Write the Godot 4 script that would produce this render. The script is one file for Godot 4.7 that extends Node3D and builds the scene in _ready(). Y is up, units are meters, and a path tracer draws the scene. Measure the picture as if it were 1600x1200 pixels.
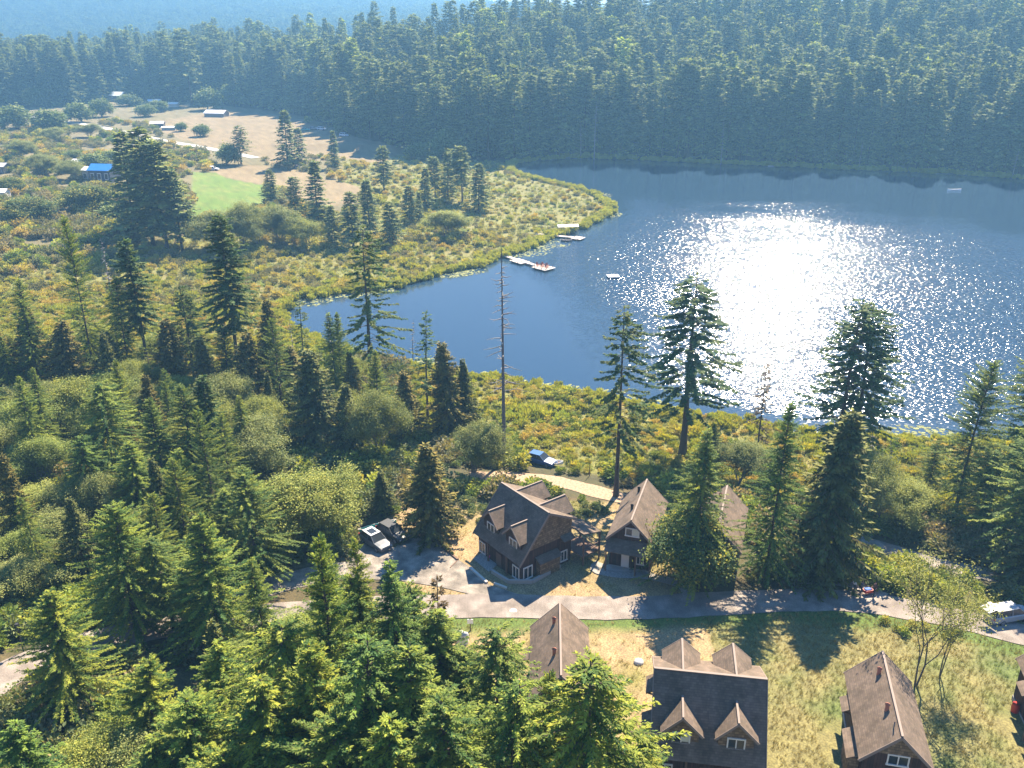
extends Node3D
# Lake and cottages seen from the air. y is up, metres; the lake surface lies at y = 0.

const WAVE := 1.65
const LAKE := [Vector2(93.63, -123.25), Vector2(80.24, -125.89), Vector2(65.97, -127.70), Vector2(61.08, -128.16), Vector2(50.48, -130.02), Vector2(42.10, -133.39), Vector2(34.37, -136.66), Vector2(24.20, -140.60), Vector2(15.86, -145.58), Vector2(9.19, -147.89), Vector2(0.00, -152.10), Vector2(-8.41, -155.86), Vector2(-19.66, -160.12), Vector2(-30.31, -165.30), Vector2(-39.35, -172.66), Vector2(-48.72, -184.83), Vector2(-52.97, -193.81), Vector2(-52.29, -203.58), Vector2(-43.60, -209.88), Vector2(-31.58, -213.16), Vector2(-24.36, -219.99), Vector2(-20.06, -227.23), Vector2(-10.28, -233.60), Vector2(-3.57, -244.48), Vector2(5.61, -257.09), Vector2(11.69, -269.23), Vector2(21.07, -277.91), Vector2(31.20, -299.98), Vector2(34.67, -312.81), Vector2(31.12, -336.60), Vector2(24.81, -349.80), Vector2(12.87, -363.99), Vector2(4.00, -377.71), Vector2(-1.39, -395.84), Vector2(0.00, -413.81), Vector2(14.83, -423.37), Vector2(30.05, -429.32), Vector2(59.32, -423.37), Vector2(87.09, -413.81), Vector2(114.17, -406.44), Vector2(139.79, -397.57), Vector2(165.04, -390.74), Vector2(188.75, -382.50), Vector2(209.90, -371.49), Vector2(240.02, -356.76)]
const BA := [-0.7, -0.54, -0.48, -0.41, -0.34, -0.26, -0.22, -0.17, -0.11, -0.06, 0.0, 0.14, 0.28, 0.42, 0.57, 0.8]
const BD := [640, 628, 640, 700, 670, 613, 575, 480, 440, 424, 416, 419, 404, 390, 368, 350]
const BH := [4, 4, 5, 8, 13, 16, 18, 21, 27, 33, 38, 47, 52, 55, 57, 57]
const ROAD := [Vector2(-48.49, -62.03), Vector2(-47.42, -66.19), Vector2(-45.65, -69.65), Vector2(-40.13, -73.93), Vector2(-31.49, -77.16), Vector2(-21.77, -78.68), Vector2(-13.71, -79.50), Vector2(-6.87, -79.74), Vector2(0.00, -79.74), Vector2(6.86, -79.50), Vector2(13.71, -79.50), Vector2(20.69, -80.09), Vector2(27.74, -80.68), Vector2(34.79, -80.99), Vector2(40.00, -80.08), Vector2(44.20, -78.64), Vector2(48.64, -76.62), Vector2(52.23, -74.64), Vector2(57.16, -72.06)]
const LANE := [Vector2(40.73, -96.02), Vector2(43.31, -94.39), Vector2(46.32, -92.11), Vector2(49.07, -89.61), Vector2(53.30, -87.44), Vector2(56.85, -85.77), Vector2(61.09, -83.05)]
const TRACK := [Vector2(-5.81, -110.57), Vector2(-2.24, -110.86), Vector2(2.69, -110.71), Vector2(7.11, -109.70), Vector2(11.35, -107.28), Vector2(15.83, -104.69)]
const DRIVE := [Vector2(-32.22, -79.48), Vector2(-27.03, -83.39), Vector2(-21.83, -85.85), Vector2(-16.87, -86.73), Vector2(-11.71, -86.48)]
const LOT := [Vector2(-18.96, -89.62), Vector2(-17.62, -94.23), Vector2(-14.96, -96.16), Vector2(-12.57, -94.67), Vector2(-10.67, -92.80), Vector2(-8.61, -92.09), Vector2(-6.59, -89.08), Vector2(-4.24, -86.48), Vector2(-2.57, -83.75), Vector2(0.00, -82.32), Vector2(2.64, -80.91), Vector2(0.00, -80.91), Vector2(-4.56, -81.96), Vector2(-7.82, -83.27), Vector2(-12.36, -84.48), Vector2(-17.31, -84.85)]
const WALK := [Vector2(30.83, -84.69), Vector2(35.31, -84.69), Vector2(38.57, -83.72), Vector2(40.92, -81.71)]
const WALK2 := [Vector2(10.24, -88.03), Vector2(9.54, -86.73), Vector2(11.63, -85.72), Vector2(14.50, -85.47), Vector2(17.27, -84.60), Vector2(19.04, -83.27), Vector2(19.27, -81.38)]
const FARMROAD := [Vector2(-388.42, -644.39), Vector2(-289.06, -567.44), Vector2(-240.23, -527.05), Vector2(-201.66, -489.10), Vector2(-172.09, -458.42), Vector2(-140.03, -431.68), Vector2(-115.05, -410.89)]
const PATIO := [Vector2(-4.56, -88.82), Vector2(-3.26, -90.43), Vector2(-1.34, -88.16), Vector2(-2.63, -86.10)]
const FIELD := [Vector2(-210.48, -530.21), Vector2(-195.52, -605.90), Vector2(-148.15, -582.24), Vector2(-89.46, -496.53), Vector2(-52.18, -439.27), Vector2(-59.70, -405.05), Vector2(-89.49, -426.71), Vector2(-98.13, -387.81), Vector2(-118.82, -419.67), Vector2(-137.41, -427.98), Vector2(-169.95, -470.74)]
const FIELD_LOW := [Vector2(-127.31, -381.33), Vector2(-110.10, -392.03), Vector2(-88.23, -379.77), Vector2(-58.63, -347.64), Vector2(-52.94, -311.53), Vector2(-66.32, -309.61), Vector2(-92.19, -342.50), Vector2(-114.51, -360.70)]
const GREEN := [Vector2(-130.95, -370.55), Vector2(-120.91, -369.15), Vector2(-114.07, -359.20), Vector2(-91.85, -341.11), Vector2(-85.02, -306.92), Vector2(-90.46, -289.82), Vector2(-101.30, -280.48)]
const SP := {"black": Vector2(-14.49, -93.66), "grey": Vector2(-16.34, -91.81), "van": Vector2(52.03, -77.49), "blue": Vector2(4.21, -116.64), "canoe": Vector2(-16.63, -95.56), "skiff": Vector2(6.34, -115.95), "pot": Vector2(-2.55, -89.08), "manhole": Vector2(0.14, -78.92), "sign": Vector2(-4.28, -75.44), "tank": Vector2(-4.95, -73.28), "barrel": Vector2(44.57, -62.31), "rock": Vector2(12.26, -69.78), "stake": Vector2(11.01, -112.72), "lamp": Vector2(-47.64, -70.77), "p1": Vector2(37.60, -82.41), "p2": Vector2(38.24, -82.04), "p3": Vector2(39.63, -81.81), "wagon": Vector2(39.07, -82.18), "edge": Vector2(43.20, -59.07), "hidden": Vector2(24.37, -90.20)}
const HOUSES := [[1.4, -88.5, 5.0], [15.8, -57.1, 5.6], [14.8, -91.3, 4.2], [24.4, -90.2, 4.2], [30.5, -57.0, 4.6], [4.3, -64.9, 4.4], [46.6, -59.1, 4.4], [-16.6, -95.6, 2.4], [4.2, -116.6, 0.4], [6.3, -116.0, 1.4]]
const DK := [Vector2(-2.50, -245.06), Vector2(6.52, -234.08), Vector2(0.53, -240.49), Vector2(3.64, -236.74), Vector2(6.68, -233.75), Vector2(10.14, -230.19), Vector2(7.45, -271.34), Vector2(18.54, -266.68), Vector2(18.54, -266.68), Vector2(21.31, -265.02), Vector2(17.23, -274.39), Vector2(15.41, -273.51), Vector2(16.23, -263.38), Vector2(26.05, -223.95), Vector2(169.56, -345.74), Vector2(117.68, -404.64), Vector2(206.33, -397.57)]
const LILY := [[2.8, -251.8, 9.0, 260], [9.5, -261.0, 8.0, 180], [-16.8, -229.1, 7.0, 300], [-12.7, -231.0, 6.0, 150], [-40.7, -211.0, 7.0, 200], [-48.5, -203.6, 6.0, 150], [-33.3, -214.3, 6.0, 160], [2.3, -150.3, 5.0, 150], [8.1, -148.5, 5.0, 150], [17.0, -145.6, 5.0, 120], [-4.8, -154.0, 5.0, 130], [23.2, -141.4, 5.0, 90], [-18.5, -161.1, 6.0, 200], [65.1, -128.2, 8.0, 300], [30.3, -302.1, 7.0, 200], [29.9, -336.6, 8.0, 200]]
const FARM := [
	["farmhouse", "dark farmhouse with bright blue metal roof and white windows", -154.1, -343.3, -8, 8.5, 5.2, 7, Color(0.02, 0.16, 0.45), Color(0.05, 0.06, 0.09), 3, 0.5, "house"],
	["farmhouse", "pale-roofed low wing adjoining the blue-roofed farmhouse", -159.9, -346.0, -8, 4.5, 4.6, 6, Color(0.5, 0.5, 0.5), Color(0.3, 0.28, 0.26), 2, 0.3, "house"],
	["long_shed", "long pale-roofed shed behind the blue-roofed farmhouse", -176.3, -376.6, -6, 9, 3, 5, Color(0.6, 0.58, 0.56), Color(0.2, 0.18, 0.16), 0, 0.3, "shed"],
	["cabin", "hillside cabin with pale roof and dark walls among round trees", -284.6, -679.0, -15, 10, 4.5, 9, Color(0.55, 0.58, 0.56), Color(0.08, 0.05, 0.05), 2, 0.5, "cabin"],
	["shed", "small white-roofed shed below the hillside cabin", -250.0, -654.4, 10, 8, 2.6, 5, Color(0.6, 0.6, 0.6), Color(0.25, 0.2, 0.18), 1, 0.4, "shed"],
	["shed", "tiny white shed at the head of the brown field", -230.1, -635.9, 0, 6, 2.5, 4, Color(0.7, 0.68, 0.66), Color(0.5, 0.42, 0.35), 0, 0.4, "shed"],
	["barn", "wide low barn with pale roof under the wide maple", -182.3, -574.7, -12, 13, 2.6, 7, Color(0.62, 0.6, 0.58), Color(0.2, 0.17, 0.15), 0, 0.45, "barn"],
	["shed", "grey shed by the farm road with open dark front", -197.9, -517.8, 8, 7, 2.6, 5, Color(0.45, 0.4, 0.36), Color(0.06, 0.05, 0.05), 0, 0.4, "shed"],
	["shed", "flat white-roofed shed beside the farm road", -187.3, -505.9, 4, 7, 1.8, 4, Color(0.7, 0.7, 0.7), Color(0.3, 0.3, 0.3), 0, 0.2, "shed"],
	["shed", "white shed at the picture edge below the farmhouse", -175.7, -309.2, 0, 5, 3, 4, Color(0.75, 0.72, 0.7), Color(0.6, 0.55, 0.5), 1, 0.4, "shed"],
	["cabin", "grey cabin at the picture edge on the farm slope", -205.0, -363.7, -5, 7, 3.2, 5, Color(0.5, 0.48, 0.46), Color(0.12, 0.11, 0.1), 2, 0.4, "cabin"],
	["hilltop_house", "pale many-roofed house among the firs on the hilltop", 165.5, -940.3, 0, 18, 6, 10, Color(0.6, 0.56, 0.55), Color(0.3, 0.25, 0.22), 4, 0.5, "house"],
	["cabin", "white cabin high in the forest above the marsh", -42.8, -616.2, 0, 9, 4.5, 6, Color(0.75, 0.75, 0.75), Color(0.5, 0.48, 0.46), 2, 0.5, "cabin"],
]
const CLEARINGS := [Vector2(165.48, -940.32), Vector2(-42.76, -616.19)]
var FIELD_CARS := [["teal truck parked at the edge of the upper brown field", -112.1, -502.9, 1.6, lin(0.05, 0.4, 0.33), false], ["white van parked beside the teal truck on the field", -104.1, -506.5, 1.4, lin(0.7, 0.7, 0.72), true], ["white van standing alone near the forest on the field", -87.1, -478.9, 1.2, lin(0.7, 0.72, 0.78), true], ["grey pickup between teal truck and white van", -109.0, -508.4, 1.5, lin(0.35, 0.3, 0.3), false], ["dark car parked under the hedge by the lower brown field", -90.7, -386.1, 1.7, lin(0.12, 0.1, 0.1), false], ["pale car beside the green field gate", -123.1, -375.4, 1.4, lin(0.6, 0.6, 0.62), false]]
const WALLS := [["retaining_wall", "low concrete wall beside the patio of the main house", "wall", -2.3, -86.1, -0.4, -84.1, 0.5, 0.28, "footing"], ["retaining_wall", "low concrete wall facing the road below the main house", "wall", -0.4, -84.1, 2.3, -84.1, 0.5, 0.28, "footing"], ["retaining_wall", "low concrete wall along the gable end lawn of the main house", "wall", 2.3, -84.1, 5.5, -87.1, 0.5, 0.28, "footing"], ["edging_log", "pale log edging the parking lot near the patio", "log", -4.8, -86.9, -2.8, -84.0, 0.3, 0.3, "white_log"], ["edging_log", "short pale log between parking lot and road bank", "log", -2.0, -83.9, -0.6, -83.0, 0.25, 0.25, "white_log"], ["edging_log", "dark timber edging the parking lot below the cedar", "timber", -8.4, -91.4, -6.3, -88.6, 0.25, 0.25, "timber"], ["edging_log", "dark loose pole lying on the parking lot corner", "pole", -7.1, -87.0, -6.3, -88.6, 0.12, 0.12, "timber"], ["edging_log", "brown timber kerb behind the grey car", "timber", -21.1, -89.9, -19.0, -91.8, 0.25, 0.3, "timber"], ["edging_log", "long timber kerb at the head of the parking lot", "timber", -10.7, -93.1, -8.5, -92.1, 0.25, 0.3, "timber"]]
const TREES := [
	["snag", -1.2, -116.5, 31.2, 5.5, 0, "tall bare grey snag standing against the open lake water"],
	["firs", 14.0, -105.8, 26.9, 6.5, 0, "leaning shoreline fir with thin one-sided crown, between dirt track and lake"],
	["firs", 25.9, -121.9, 28.5, 12.0, 1, "tall open fir with long drooping boughs silhouetted against the sun glitter"],
	["firs", 45.2, -112.0, 27.7, 10.0, 1, "taller trunk of the twin open firs beside the sun glitter"],
	["firs", 48.4, -113.9, 26.7, 9.0, 1, "slimmer companion of the twin open firs beside the sun glitter"],
	["ced", 35.1, -85.9, 20.8, 9.5, 0, "dark broad cedar below the twin open firs, touching the paved path"],
	["fir", 28.5, -84.6, 22.0, 5.8, 1, "fir with pale curved bare trunk between maple and dark broad cedar"],
	["fir", 20.5, -84.9, 18.9, 7.0, 0, "dense green fir rising behind the yellow-tipped maple"],
	["mapg", 19.8, -83.8, 11.3, 9.5, 2, "broad maple with yellow-tipped leaves hiding the cottage beside the road"],
	["thinb", 37.9, -124.0, 14.3, 3.5, 0, "thin dying fir with rusty foliage at the edge of the sun glitter"],
	["snag", 52.7, -116.2, 9.7, 2.2, 0, "thin leaning snag among pale alders on the lakeshore"],
	["snag", 54.0, -112.3, 8.5, 2.4, 0, "short thick leaning snag with broken top on the lakeshore"],
	["fir", 59.2, -104.1, 22.0, 8.5, 0, "dark ragged fir overlooking the lake near the gravel lane"],
	["fir", 65.0, -101.3, 26.1, 10.0, 0, "big fir cut by the picture edge, tallest above the gravel lane"],
	["fir", 59.7, -89.6, 19.9, 10.0, 3, "bright green fir at the picture edge above the parked van"],
	["fir", 58.6, -96.4, 12.5, 7.0, 0, "shaded fir low between the two big firs above the gravel lane"],
	["ced", 57.3, -84.4, 11.1, 8.0, 0, "dark young cedar directly behind the silver van"],
	["ald", 50.2, -97.9, 7.8, 7.0, 1, "yellow-green alder beside the gravel lane under the ragged fir"],
	["ald", 47.0, -99.3, 11.2, 6.0, 2, "pale airy alder between dark cedar and thick leaning snag"],
	["ald", 47.2, -105.7, 9.6, 6.0, 2, "pale willow by the shore just past the dark broad cedar"],
	["ald", 31.7, -111.0, 8.0, 7.0, 2, "pale willow behind the cottage roof near the glitter"],
	["fir", 28.8, -115.4, 8.2, 5.0, 0, "small dark fir behind the dense green fir by the shore"],
	["fir", 56.0, -106.1, 9.7, 4.0, 0, "small dark fir at the shore beside the short leaning snag"],
	["young", 37.5, -66.1, 11.8, 6.5, 1, "taller of the slender see-through young alders behind the end cottage"],
	["young", 40.3, -67.5, 9.3, 5.0, 1, "forked see-through young alder nearest the van"],
	["ced", -9.8, -93.8, 12.8, 8.0, 1, "broad rusty-tipped cedar between parking lot and main house"],
	["ald", -25.1, -93.8, 11.0, 11.0, 1, "big pale yellow-green alder across from the parking lot"],
	["fir", -21.1, -95.6, 4.3, 4.0, 0, "small round young fir beside the pale alder"],
	["ced", -16.4, -99.6, 6.0, 4.0, 0, "small dark cedar behind the teal canoe"],
	["ald", -5.6, -112.4, 9.1, 6.5, 2, "grey-green alder at the head of the dirt track beside the tall snag"],
	["fir", 36.2, -111.4, 6.1, 4.0, 0, "small fir by the shore behind the fir with the curved bare trunk"],
	["firs", -24.1, -142.0, 30.8, 9.0, 3, "tallest open-crowned fir on the bay shore, boughs spread over the water"],
	["thin", -37.4, -150.1, 17.5, 4.0, 0, "slim knobbly fir at the tip of the bay"],
	["snag", -33.6, -155.8, 12.3, 1.6, 0, "needle-thin snag at the tip of the bay"],
	["snag", -19.5, -164.5, 9.3, 1.4, 0, "stubby broken snag by the lily pads"],
	["snag", -39.8, -153.2, 11.2, 1.2, 0, "dead pole of a tree beside the slim knobbly fir"],
	["thin", -13.9, -134.2, 18.6, 5.0, 1, "slender grey-topped fir halfway between tallest fir and tall snag"],
	["ced", -10.1, -127.0, 15.5, 6.0, 1, "paired cedar with pointed top beside the slender grey-topped fir"],
	["ced", -7.4, -129.7, 12.3, 4.5, 0, "shorter cedar nearest the tall snag on the lakeshore"],
	["ced", -15.7, -123.4, 11.6, 6.0, 1, "yellowish cedar below the tallest open-crowned fir"],
	["ced", -28.3, -118.1, 16.1, 8.0, 0, "dark dense cedar at the bend of the bay"],
	["ced", -23.7, -116.0, 11.6, 6.5, 0, "dark dense cedar, smaller of the pair at the bay bend"],
	["ald", -19.1, -116.4, 12.6, 8.0, 2, "grey willow tree between the dark cedars and yellowish cedar"],
	["ced", -39.2, -135.4, 18.8, 7.0, 1, "olive brown cedar left of the bay tip"],
	["ced", -41.8, -131.4, 14.2, 6.0, 1, "olive cedar behind the tall dark fir by the marsh"],
	["ced", -35.7, -136.3, 11.3, 6.0, 1, "olive cedar with bronze tips close to the bay tip"],
	["firt", -46.2, -140.9, 31.1, 9.0, 0, "tall dark fir with long clear trunk above the marsh"],
	["firt", -61.5, -141.1, 25.2, 8.5, 0, "tall fir with flat broken top standing in the marsh wood"],
	["fir", -71.0, -141.6, 27.9, 7.0, 3, "pointed fir behind the flat-topped fir in the marsh wood"],
	["firs", -53.5, -140.0, 19.3, 6.0, 0, "leaning thin-trunked fir with few boughs in the marsh wood"],
	["snag", -89.0, -191.6, 16.2, 2.0, 0, "white splintered snag poking up beside the flat-topped fir"],
	["ced", -77.3, -134.8, 14.2, 8.0, 1, "bronze dying cedar at the far marsh edge of the wood"],
	["ced", -70.6, -132.4, 13.0, 8.0, 1, "bronze cedar next to the dying one in the marsh wood"],
	["ced", -80.1, -132.1, 10.9, 7.0, 1, "bronze cedar cut by the picture edge in the marsh wood"],
	["ced", -64.4, -133.6, 11.0, 7.0, 1, "olive cedar under the flat-topped fir"],
	["ced", -55.2, -134.9, 13.8, 7.0, 1, "olive cedar between the leaning thin fir and flat-topped fir"],
	["ced", -48.7, -132.4, 12.1, 6.0, 1, "olive cedar just left of the tall clear-trunked fir"],
	["fir", -63.0, -137.1, 19.7, 6.0, 0, "dark companion fir crowding the flat-topped fir"],
	["firt", -39.7, -105.8, 16.2, 8.5, 0, "tall fir with two bare dark stems rising from the mid wood"],
	["fir", -41.5, -103.9, 15.6, 6.0, 0, "dark fir leaning on the tall fir with bare stems"],
	["fir", -50.9, -101.3, 15.9, 9.0, 3, "sunlit fir heading the mid wood above the thicket"],
	["fir", -44.2, -100.4, 15.2, 8.0, 0, "dark green fir in the mid wood next to the sunlit one"],
	["fir", -52.0, -96.4, 11.5, 7.0, 1, "blue-green fir at the edge of the yellow thicket"],
	["fir", -44.5, -94.2, 12.2, 7.5, 3, "yellowish fir deep in the mid wood"],
	["fir", -38.3, -91.8, 12.8, 8.0, 3, "broad soft fir in the heart of the mid wood"],
	["ald", -33.0, -109.0, 10.1, 9.0, 2, "pale alder clump in front of the dark dense bay cedars"],
	["ald", -42.1, -117.5, 7.4, 7.0, 1, "yellow willow behind the tall fir with bare stems"],
	["fir", -28.5, -84.8, 13.8, 8.5, 0, "dark tiered fir bordering the pale alder by the parking lot"],
	["fir", -32.3, -88.0, 10.1, 6.0, 0, "slim fir behind the dark tiered fir"],
	["ald", -57.0, -92.9, 6.1, 8.0, 1, "yellow thicket tree at the picture edge in the mid wood"],
	["ald", -68.7, -127.3, 5.4, 8.0, 2, "grey bare-stemmed alder grove tree on the marsh edge"],
	["ald", -75.0, -125.9, 5.0, 9.0, 2, "grey bare-stemmed alder at the picture edge on the marsh"],
	["ald", -50.7, -88.0, 6.8, 7.0, 2, "olive thicket tree beneath the blue-green fir"],
	["ald", -51.9, -78.1, 5.6, 7.0, 2, "dark shaded thicket tree above the shaded bend of road"],
	["fir", -37.9, -74.1, 15.6, 8.0, 3, "fir with feathery pale side boughs above the road bend"],
	["fir", -34.7, -75.4, 11.5, 7.0, 0, "dense fir between the feathery fir and road"],
	["fir", -29.1, -72.6, 15.4, 9.0, 3, "large spreading fir whose trunk stands beside the road gap"],
	["fir", -32.3, -73.7, 9.2, 6.0, 0, "short dark fir under the large spreading fir"],
	["fir", -38.7, -62.3, 12.4, 8.0, 2, "bright yellow-green fir alone below the road bend"],
	["fir", -30.9, -43.1, 16.0, 8.0, 1, "blue-grey fir in the bottom corner of the picture"],
	["fir", -27.8, -53.5, 12.0, 7.0, 2, "yellow-green young fir below the orange grass patch"],
	["ald", -29.7, -51.1, 9.0, 7.0, 1, "golden bush-like alder below the road bend"],
	["fir", -22.6, -54.9, 13.0, 7.0, 3, "soft young fir beside the orange grass patch"],
	["fir", -21.1, -46.7, 15.0, 8.0, 3, "wide green fir in the bottom wood below the orange grass"],
	["fir", -16.4, -49.8, 19.0, 8.5, 2, "light green fir crowding the edge of the hidden road"],
	["fir", -13.0, -52.2, 24.0, 7.5, 3, "tall fir with visible dark trunk in front of the gravel drive"],
	["fir", -11.4, -56.1, 18.0, 7.0, 2, "sunlit fir just right of the dark-trunked tall fir"],
	["fir", -11.5, -56.9, 21.0, 4.2, 2, "yellow-tipped fir whose top overlaps the grey car"],
	["fir", -8.6, -53.4, 21.0, 6.0, 1, "blue-green fir pointing at the parking lot edge"],
	["fir", -7.6, -55.4, 17.0, 7.0, 0, "narrow green fir next to the blue-green one"],
	["thinb", -5.7, -57.3, 17.0, 4.0, 0, "thin brownish fir tip poking over the road edge"],
	["fir", -5.2, -54.4, 16.0, 8.0, 0, "broad green fir touching the edge of the paved road"],
	["fir", -3.3, -54.1, 13.0, 6.0, 0, "rusty small fir by the white sign post"],
	["fir", -1.1, -48.4, 18.0, 8.0, 0, "green fir standing before the dry lawn beside the long cottage"],
	["fir", -12.9, -45.9, 20.0, 9.0, 2, "massive yellow-green fir in the bottom wood"],
	["fir", -9.5, -45.6, 21.0, 9.0, 1, "dark shadowy fir in the middle of the bottom wood"],
	["fir", -6.3, -44.7, 20.0, 9.0, 0, "wide dark-hearted fir in the middle of the bottom wood"],
	["fir", -16.0, -44.7, 18.0, 9.0, 2, "yellow-green spreading fir low in the bottom wood"],
	["fir", -11.5, -41.9, 18.0, 9.0, 0, "low green fir at the bottom edge of the picture"],
	["fir", -7.9, -41.4, 18.0, 9.0, 3, "low yellow-green fir at the bottom edge of the picture"],
	["fir", -3.8, -41.9, 19.0, 9.0, 0, "dense dark fir bottom centre, below the broad green fir"],
	["fir", -0.4, -42.2, 19.0, 8.0, 3, "dense fir at the bottom edge next to the big house fir"],
	["fir", 2.4, -43.2, 20.0, 6.0, 2, "slim fir overlapping the long cottage roof"],
	["fir", 4.7, -42.8, 22.0, 9.5, 2, "big bright fir standing against the large house wall"],
	["fir", 8.8, -45.1, 13.0, 5.0, 2, "small bright fir tip at the large house corner"],
	["fir", -23.5, -45.1, 13.0, 7.0, 0, "dark green fir at the bottom edge below the golden alder"],
	["fir", -18.5, -42.5, 15.0, 8.0, 2, "bushy fir at the bottom edge in the left wood"],
	["fir", -14.9, -42.2, 15.0, 8.0, 0, "bushy dark fir at the bottom edge beside the low green fir"],
	["fir", -103.0, -253.0, 32.7, 15.6, 0, "largest of the dark fir clump between farmhouse and green field"],
	["fir", -97.2, -248.0, 29.9, 14.4, 0, "second of the dark fir clump beside the green field"],
	["fir", -111.7, -262.4, 30.4, 10.8, 0, "pointed member of the dark fir clump nearest the farmhouse"],
	["fir", -93.1, -248.3, 22.1, 9.6, 0, "low grey fir at the foot of the dark clump"],
	["fir", -95.5, -388.4, 23.6, 12.0, 0, "broad dark fir between the two brown fields"],
	["fir", -91.8, -396.3, 15.6, 8.4, 0, "smaller fir leaning into the broad dark field fir"],
	["fir", -75.9, -391.1, 15.5, 8.4, 0, "lone pointed fir beside the upper brown field"],
	["fir", -117.0, -394.0, 16.0, 7.2, 0, "pointed fir beside the round tree by the farm road"],
	["mapg", -122.4, -389.3, 14.6, 13.2, 0, "round green tree at the farm road junction"],
	["fir", -82.3, -307.3, 11.9, 7.2, 0, "small fir at the green field corner"],
	["fir", -69.2, -285.7, 14.0, 7.2, 0, "small fir with bare stem by the brown field"],
	["fir", -61.5, -282.1, 19.9, 9.6, 0, "dark tiered fir in front of the brown field"],
	["fir", -48.0, -338.2, 16.9, 13.2, 0, "dark round-topped fir at the marsh edge"],
	["fir", -43.5, -271.0, 16.5, 8.4, 0, "grey-green fir in the bank wood"],
	["fir", -32.8, -284.9, 12.2, 8.4, 0, "grey-green fir in the bank wood near the marsh"],
	["fir", -23.2, -325.8, 18.1, 9.6, 0, "tallest fir of the marsh clump"],
	["fir", -17.7, -318.9, 20.0, 8.4, 0, "pointed fir of the marsh clump"],
	["fir", -11.4, -305.6, 16.1, 7.2, 0, "outermost fir of the marsh clump nearest the lake"],
	["fir", -28.0, -327.9, 14.9, 8.4, 0, "rear fir of the marsh clump"],
	["fir", -29.5, -304.9, 14.6, 7.2, 0, "low fir at the inner side of the marsh clump"],
	["fir", -46.0, -255.3, 15.7, 8.4, 0, "dark fir in the bank wood over the bay"],
	["fir", -51.9, -255.1, 12.0, 7.2, 0, "slim fir in the bank wood over the bay"],
	["fir", -35.3, -255.6, 13.0, 8.4, 0, "leaning dark fir in the bank wood over the bay"],
	["fir", -30.2, -289.8, 9.3, 6.0, 0, "small fir of the bank wood beside the willow"],
	["ald", -67.4, -258.1, 13.1, 13.2, 2, "grey alder grove tree below the green field"],
	["ald", -72.1, -250.8, 13.7, 12.0, 2, "pale alder below the green field corner"],
	["ald", -77.1, -249.1, 15.7, 12.0, 2, "bare-topped alder beside the green field"],
	["ald", -82.8, -246.8, 13.5, 12.0, 2, "bare-topped alder under the dark fir clump"],
	["ald", -59.3, -254.7, 10.2, 10.8, 1, "pale alder in the bank wood"],
	["ald", -19.1, -263.6, 9.6, 12.0, 1, "pale round willow under the marsh clump"],
	["mapg", -45.3, -426.2, 11.3, 13.2, 0, "round sunlit tree at the forest edge over the marsh"],
	["mapg", -34.8, -420.9, 12.9, 15.6, 1, "larger shaded round tree at the forest edge over the marsh"],
	["mapg", -187.3, -643.5, 20.9, 21.6, 1, "great rounded maple at the foot of the forest by the field"],
	["mapg", -177.8, -649.6, 21.9, 18.0, 1, "second rounded maple at the foot of the forest by the field"],
	["mapg", -201.5, -614.2, 22.7, 24.0, 1, "wide maple behind the long barn"],
	["mapg", -227.4, -574.7, 12.1, 16.8, 1, "round tree beside the hillside cabin"],
	["mapg", -262.9, -645.1, 12.6, 19.2, 1, "round tree above the hillside cabin"],
	["mapg", -162.0, -478.4, 9.9, 10.8, 1, "isolated round tree in the brown field"],
	["mapg", -179.4, -500.2, 7.7, 8.4, 1, "small round tree beside the isolated one in the field"],
	["mapg", -132.7, -615.2, 12.0, 15.6, 1, "pale rounded tree at the forest foot above the field"],
	["mapg", -140.3, -292.5, 12.0, 19.2, 2, "yellow-topped maple in front of the farmhouse"],
	["mapg", -150.9, -278.0, 10.9, 18.0, 2, "yellow-crowned maple at the picture edge below the farmhouse"],
	["mapg", -126.1, -280.7, 9.0, 13.2, 0, "green round tree in front of the farmhouse"],
	["mapg", -178.4, -322.1, 7.2, 14.4, 2, "small yellow-green maple at the picture edge above the marsh"],
	["mapg", -170.7, -376.6, 9.5, 14.4, 1, "round tree behind the farmhouse shed"],
	["mapg", -169.0, -388.5, 8.8, 13.2, 1, "round tree next to the dark fir clump behind the farmhouse"],
	["mapg", -192.2, -397.5, 6.8, 10.8, 1, "round tree beside the farm lane"],
	["ald", -185.9, -356.1, 9.8, 16.8, 2, "olive thicket tree on the farm slope"],
	["ald", -167.5, -348.8, 8.4, 14.4, 2, "olive thicket tree beside the farmhouse"],
	["ald", -214.4, -397.5, 9.5, 14.4, 2, "grey thicket tree at the picture edge under the road"],
	["ald", -221.8, -449.0, 9.1, 13.2, 2, "grey thicket tree beside the farm road"],
	["ald", -216.8, -473.3, 7.9, 12.0, 2, "pale thicket tree beside the farm road"],
	["fir", -220.9, -645.1, 49.3, 16.8, 0, "tall dark fir behind the wide maple at the field head"],
	["fir", -248.4, -679.0, 46.7, 15.6, 0, "tall fir above the tiny white shed"],
	["fir", -216.3, -696.9, 48.6, 15.6, 0, "tall fir between the wide maple and great rounded maple"],
	["fir", -155.7, -613.1, 40.2, 15.6, 0, "tall fir behind the second rounded maple"],
	["fir", -260.6, -693.5, 35.5, 14.4, 0, "fir above the small white-roofed shed"],
	["fir", -301.6, -757.6, 38.5, 15.6, 0, "tall fir behind the hillside cabin"],
	["fir", -309.8, -714.9, 34.3, 15.6, 0, "fir beside the hillside cabin on the slope"],
	["fir", -310.5, -667.6, 42.6, 16.8, 0, "tall fir on the farm slope above the road"],
	["fir", -356.7, -706.4, 42.7, 16.8, 0, "tall fir on the farm slope near the picture edge"],
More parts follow.
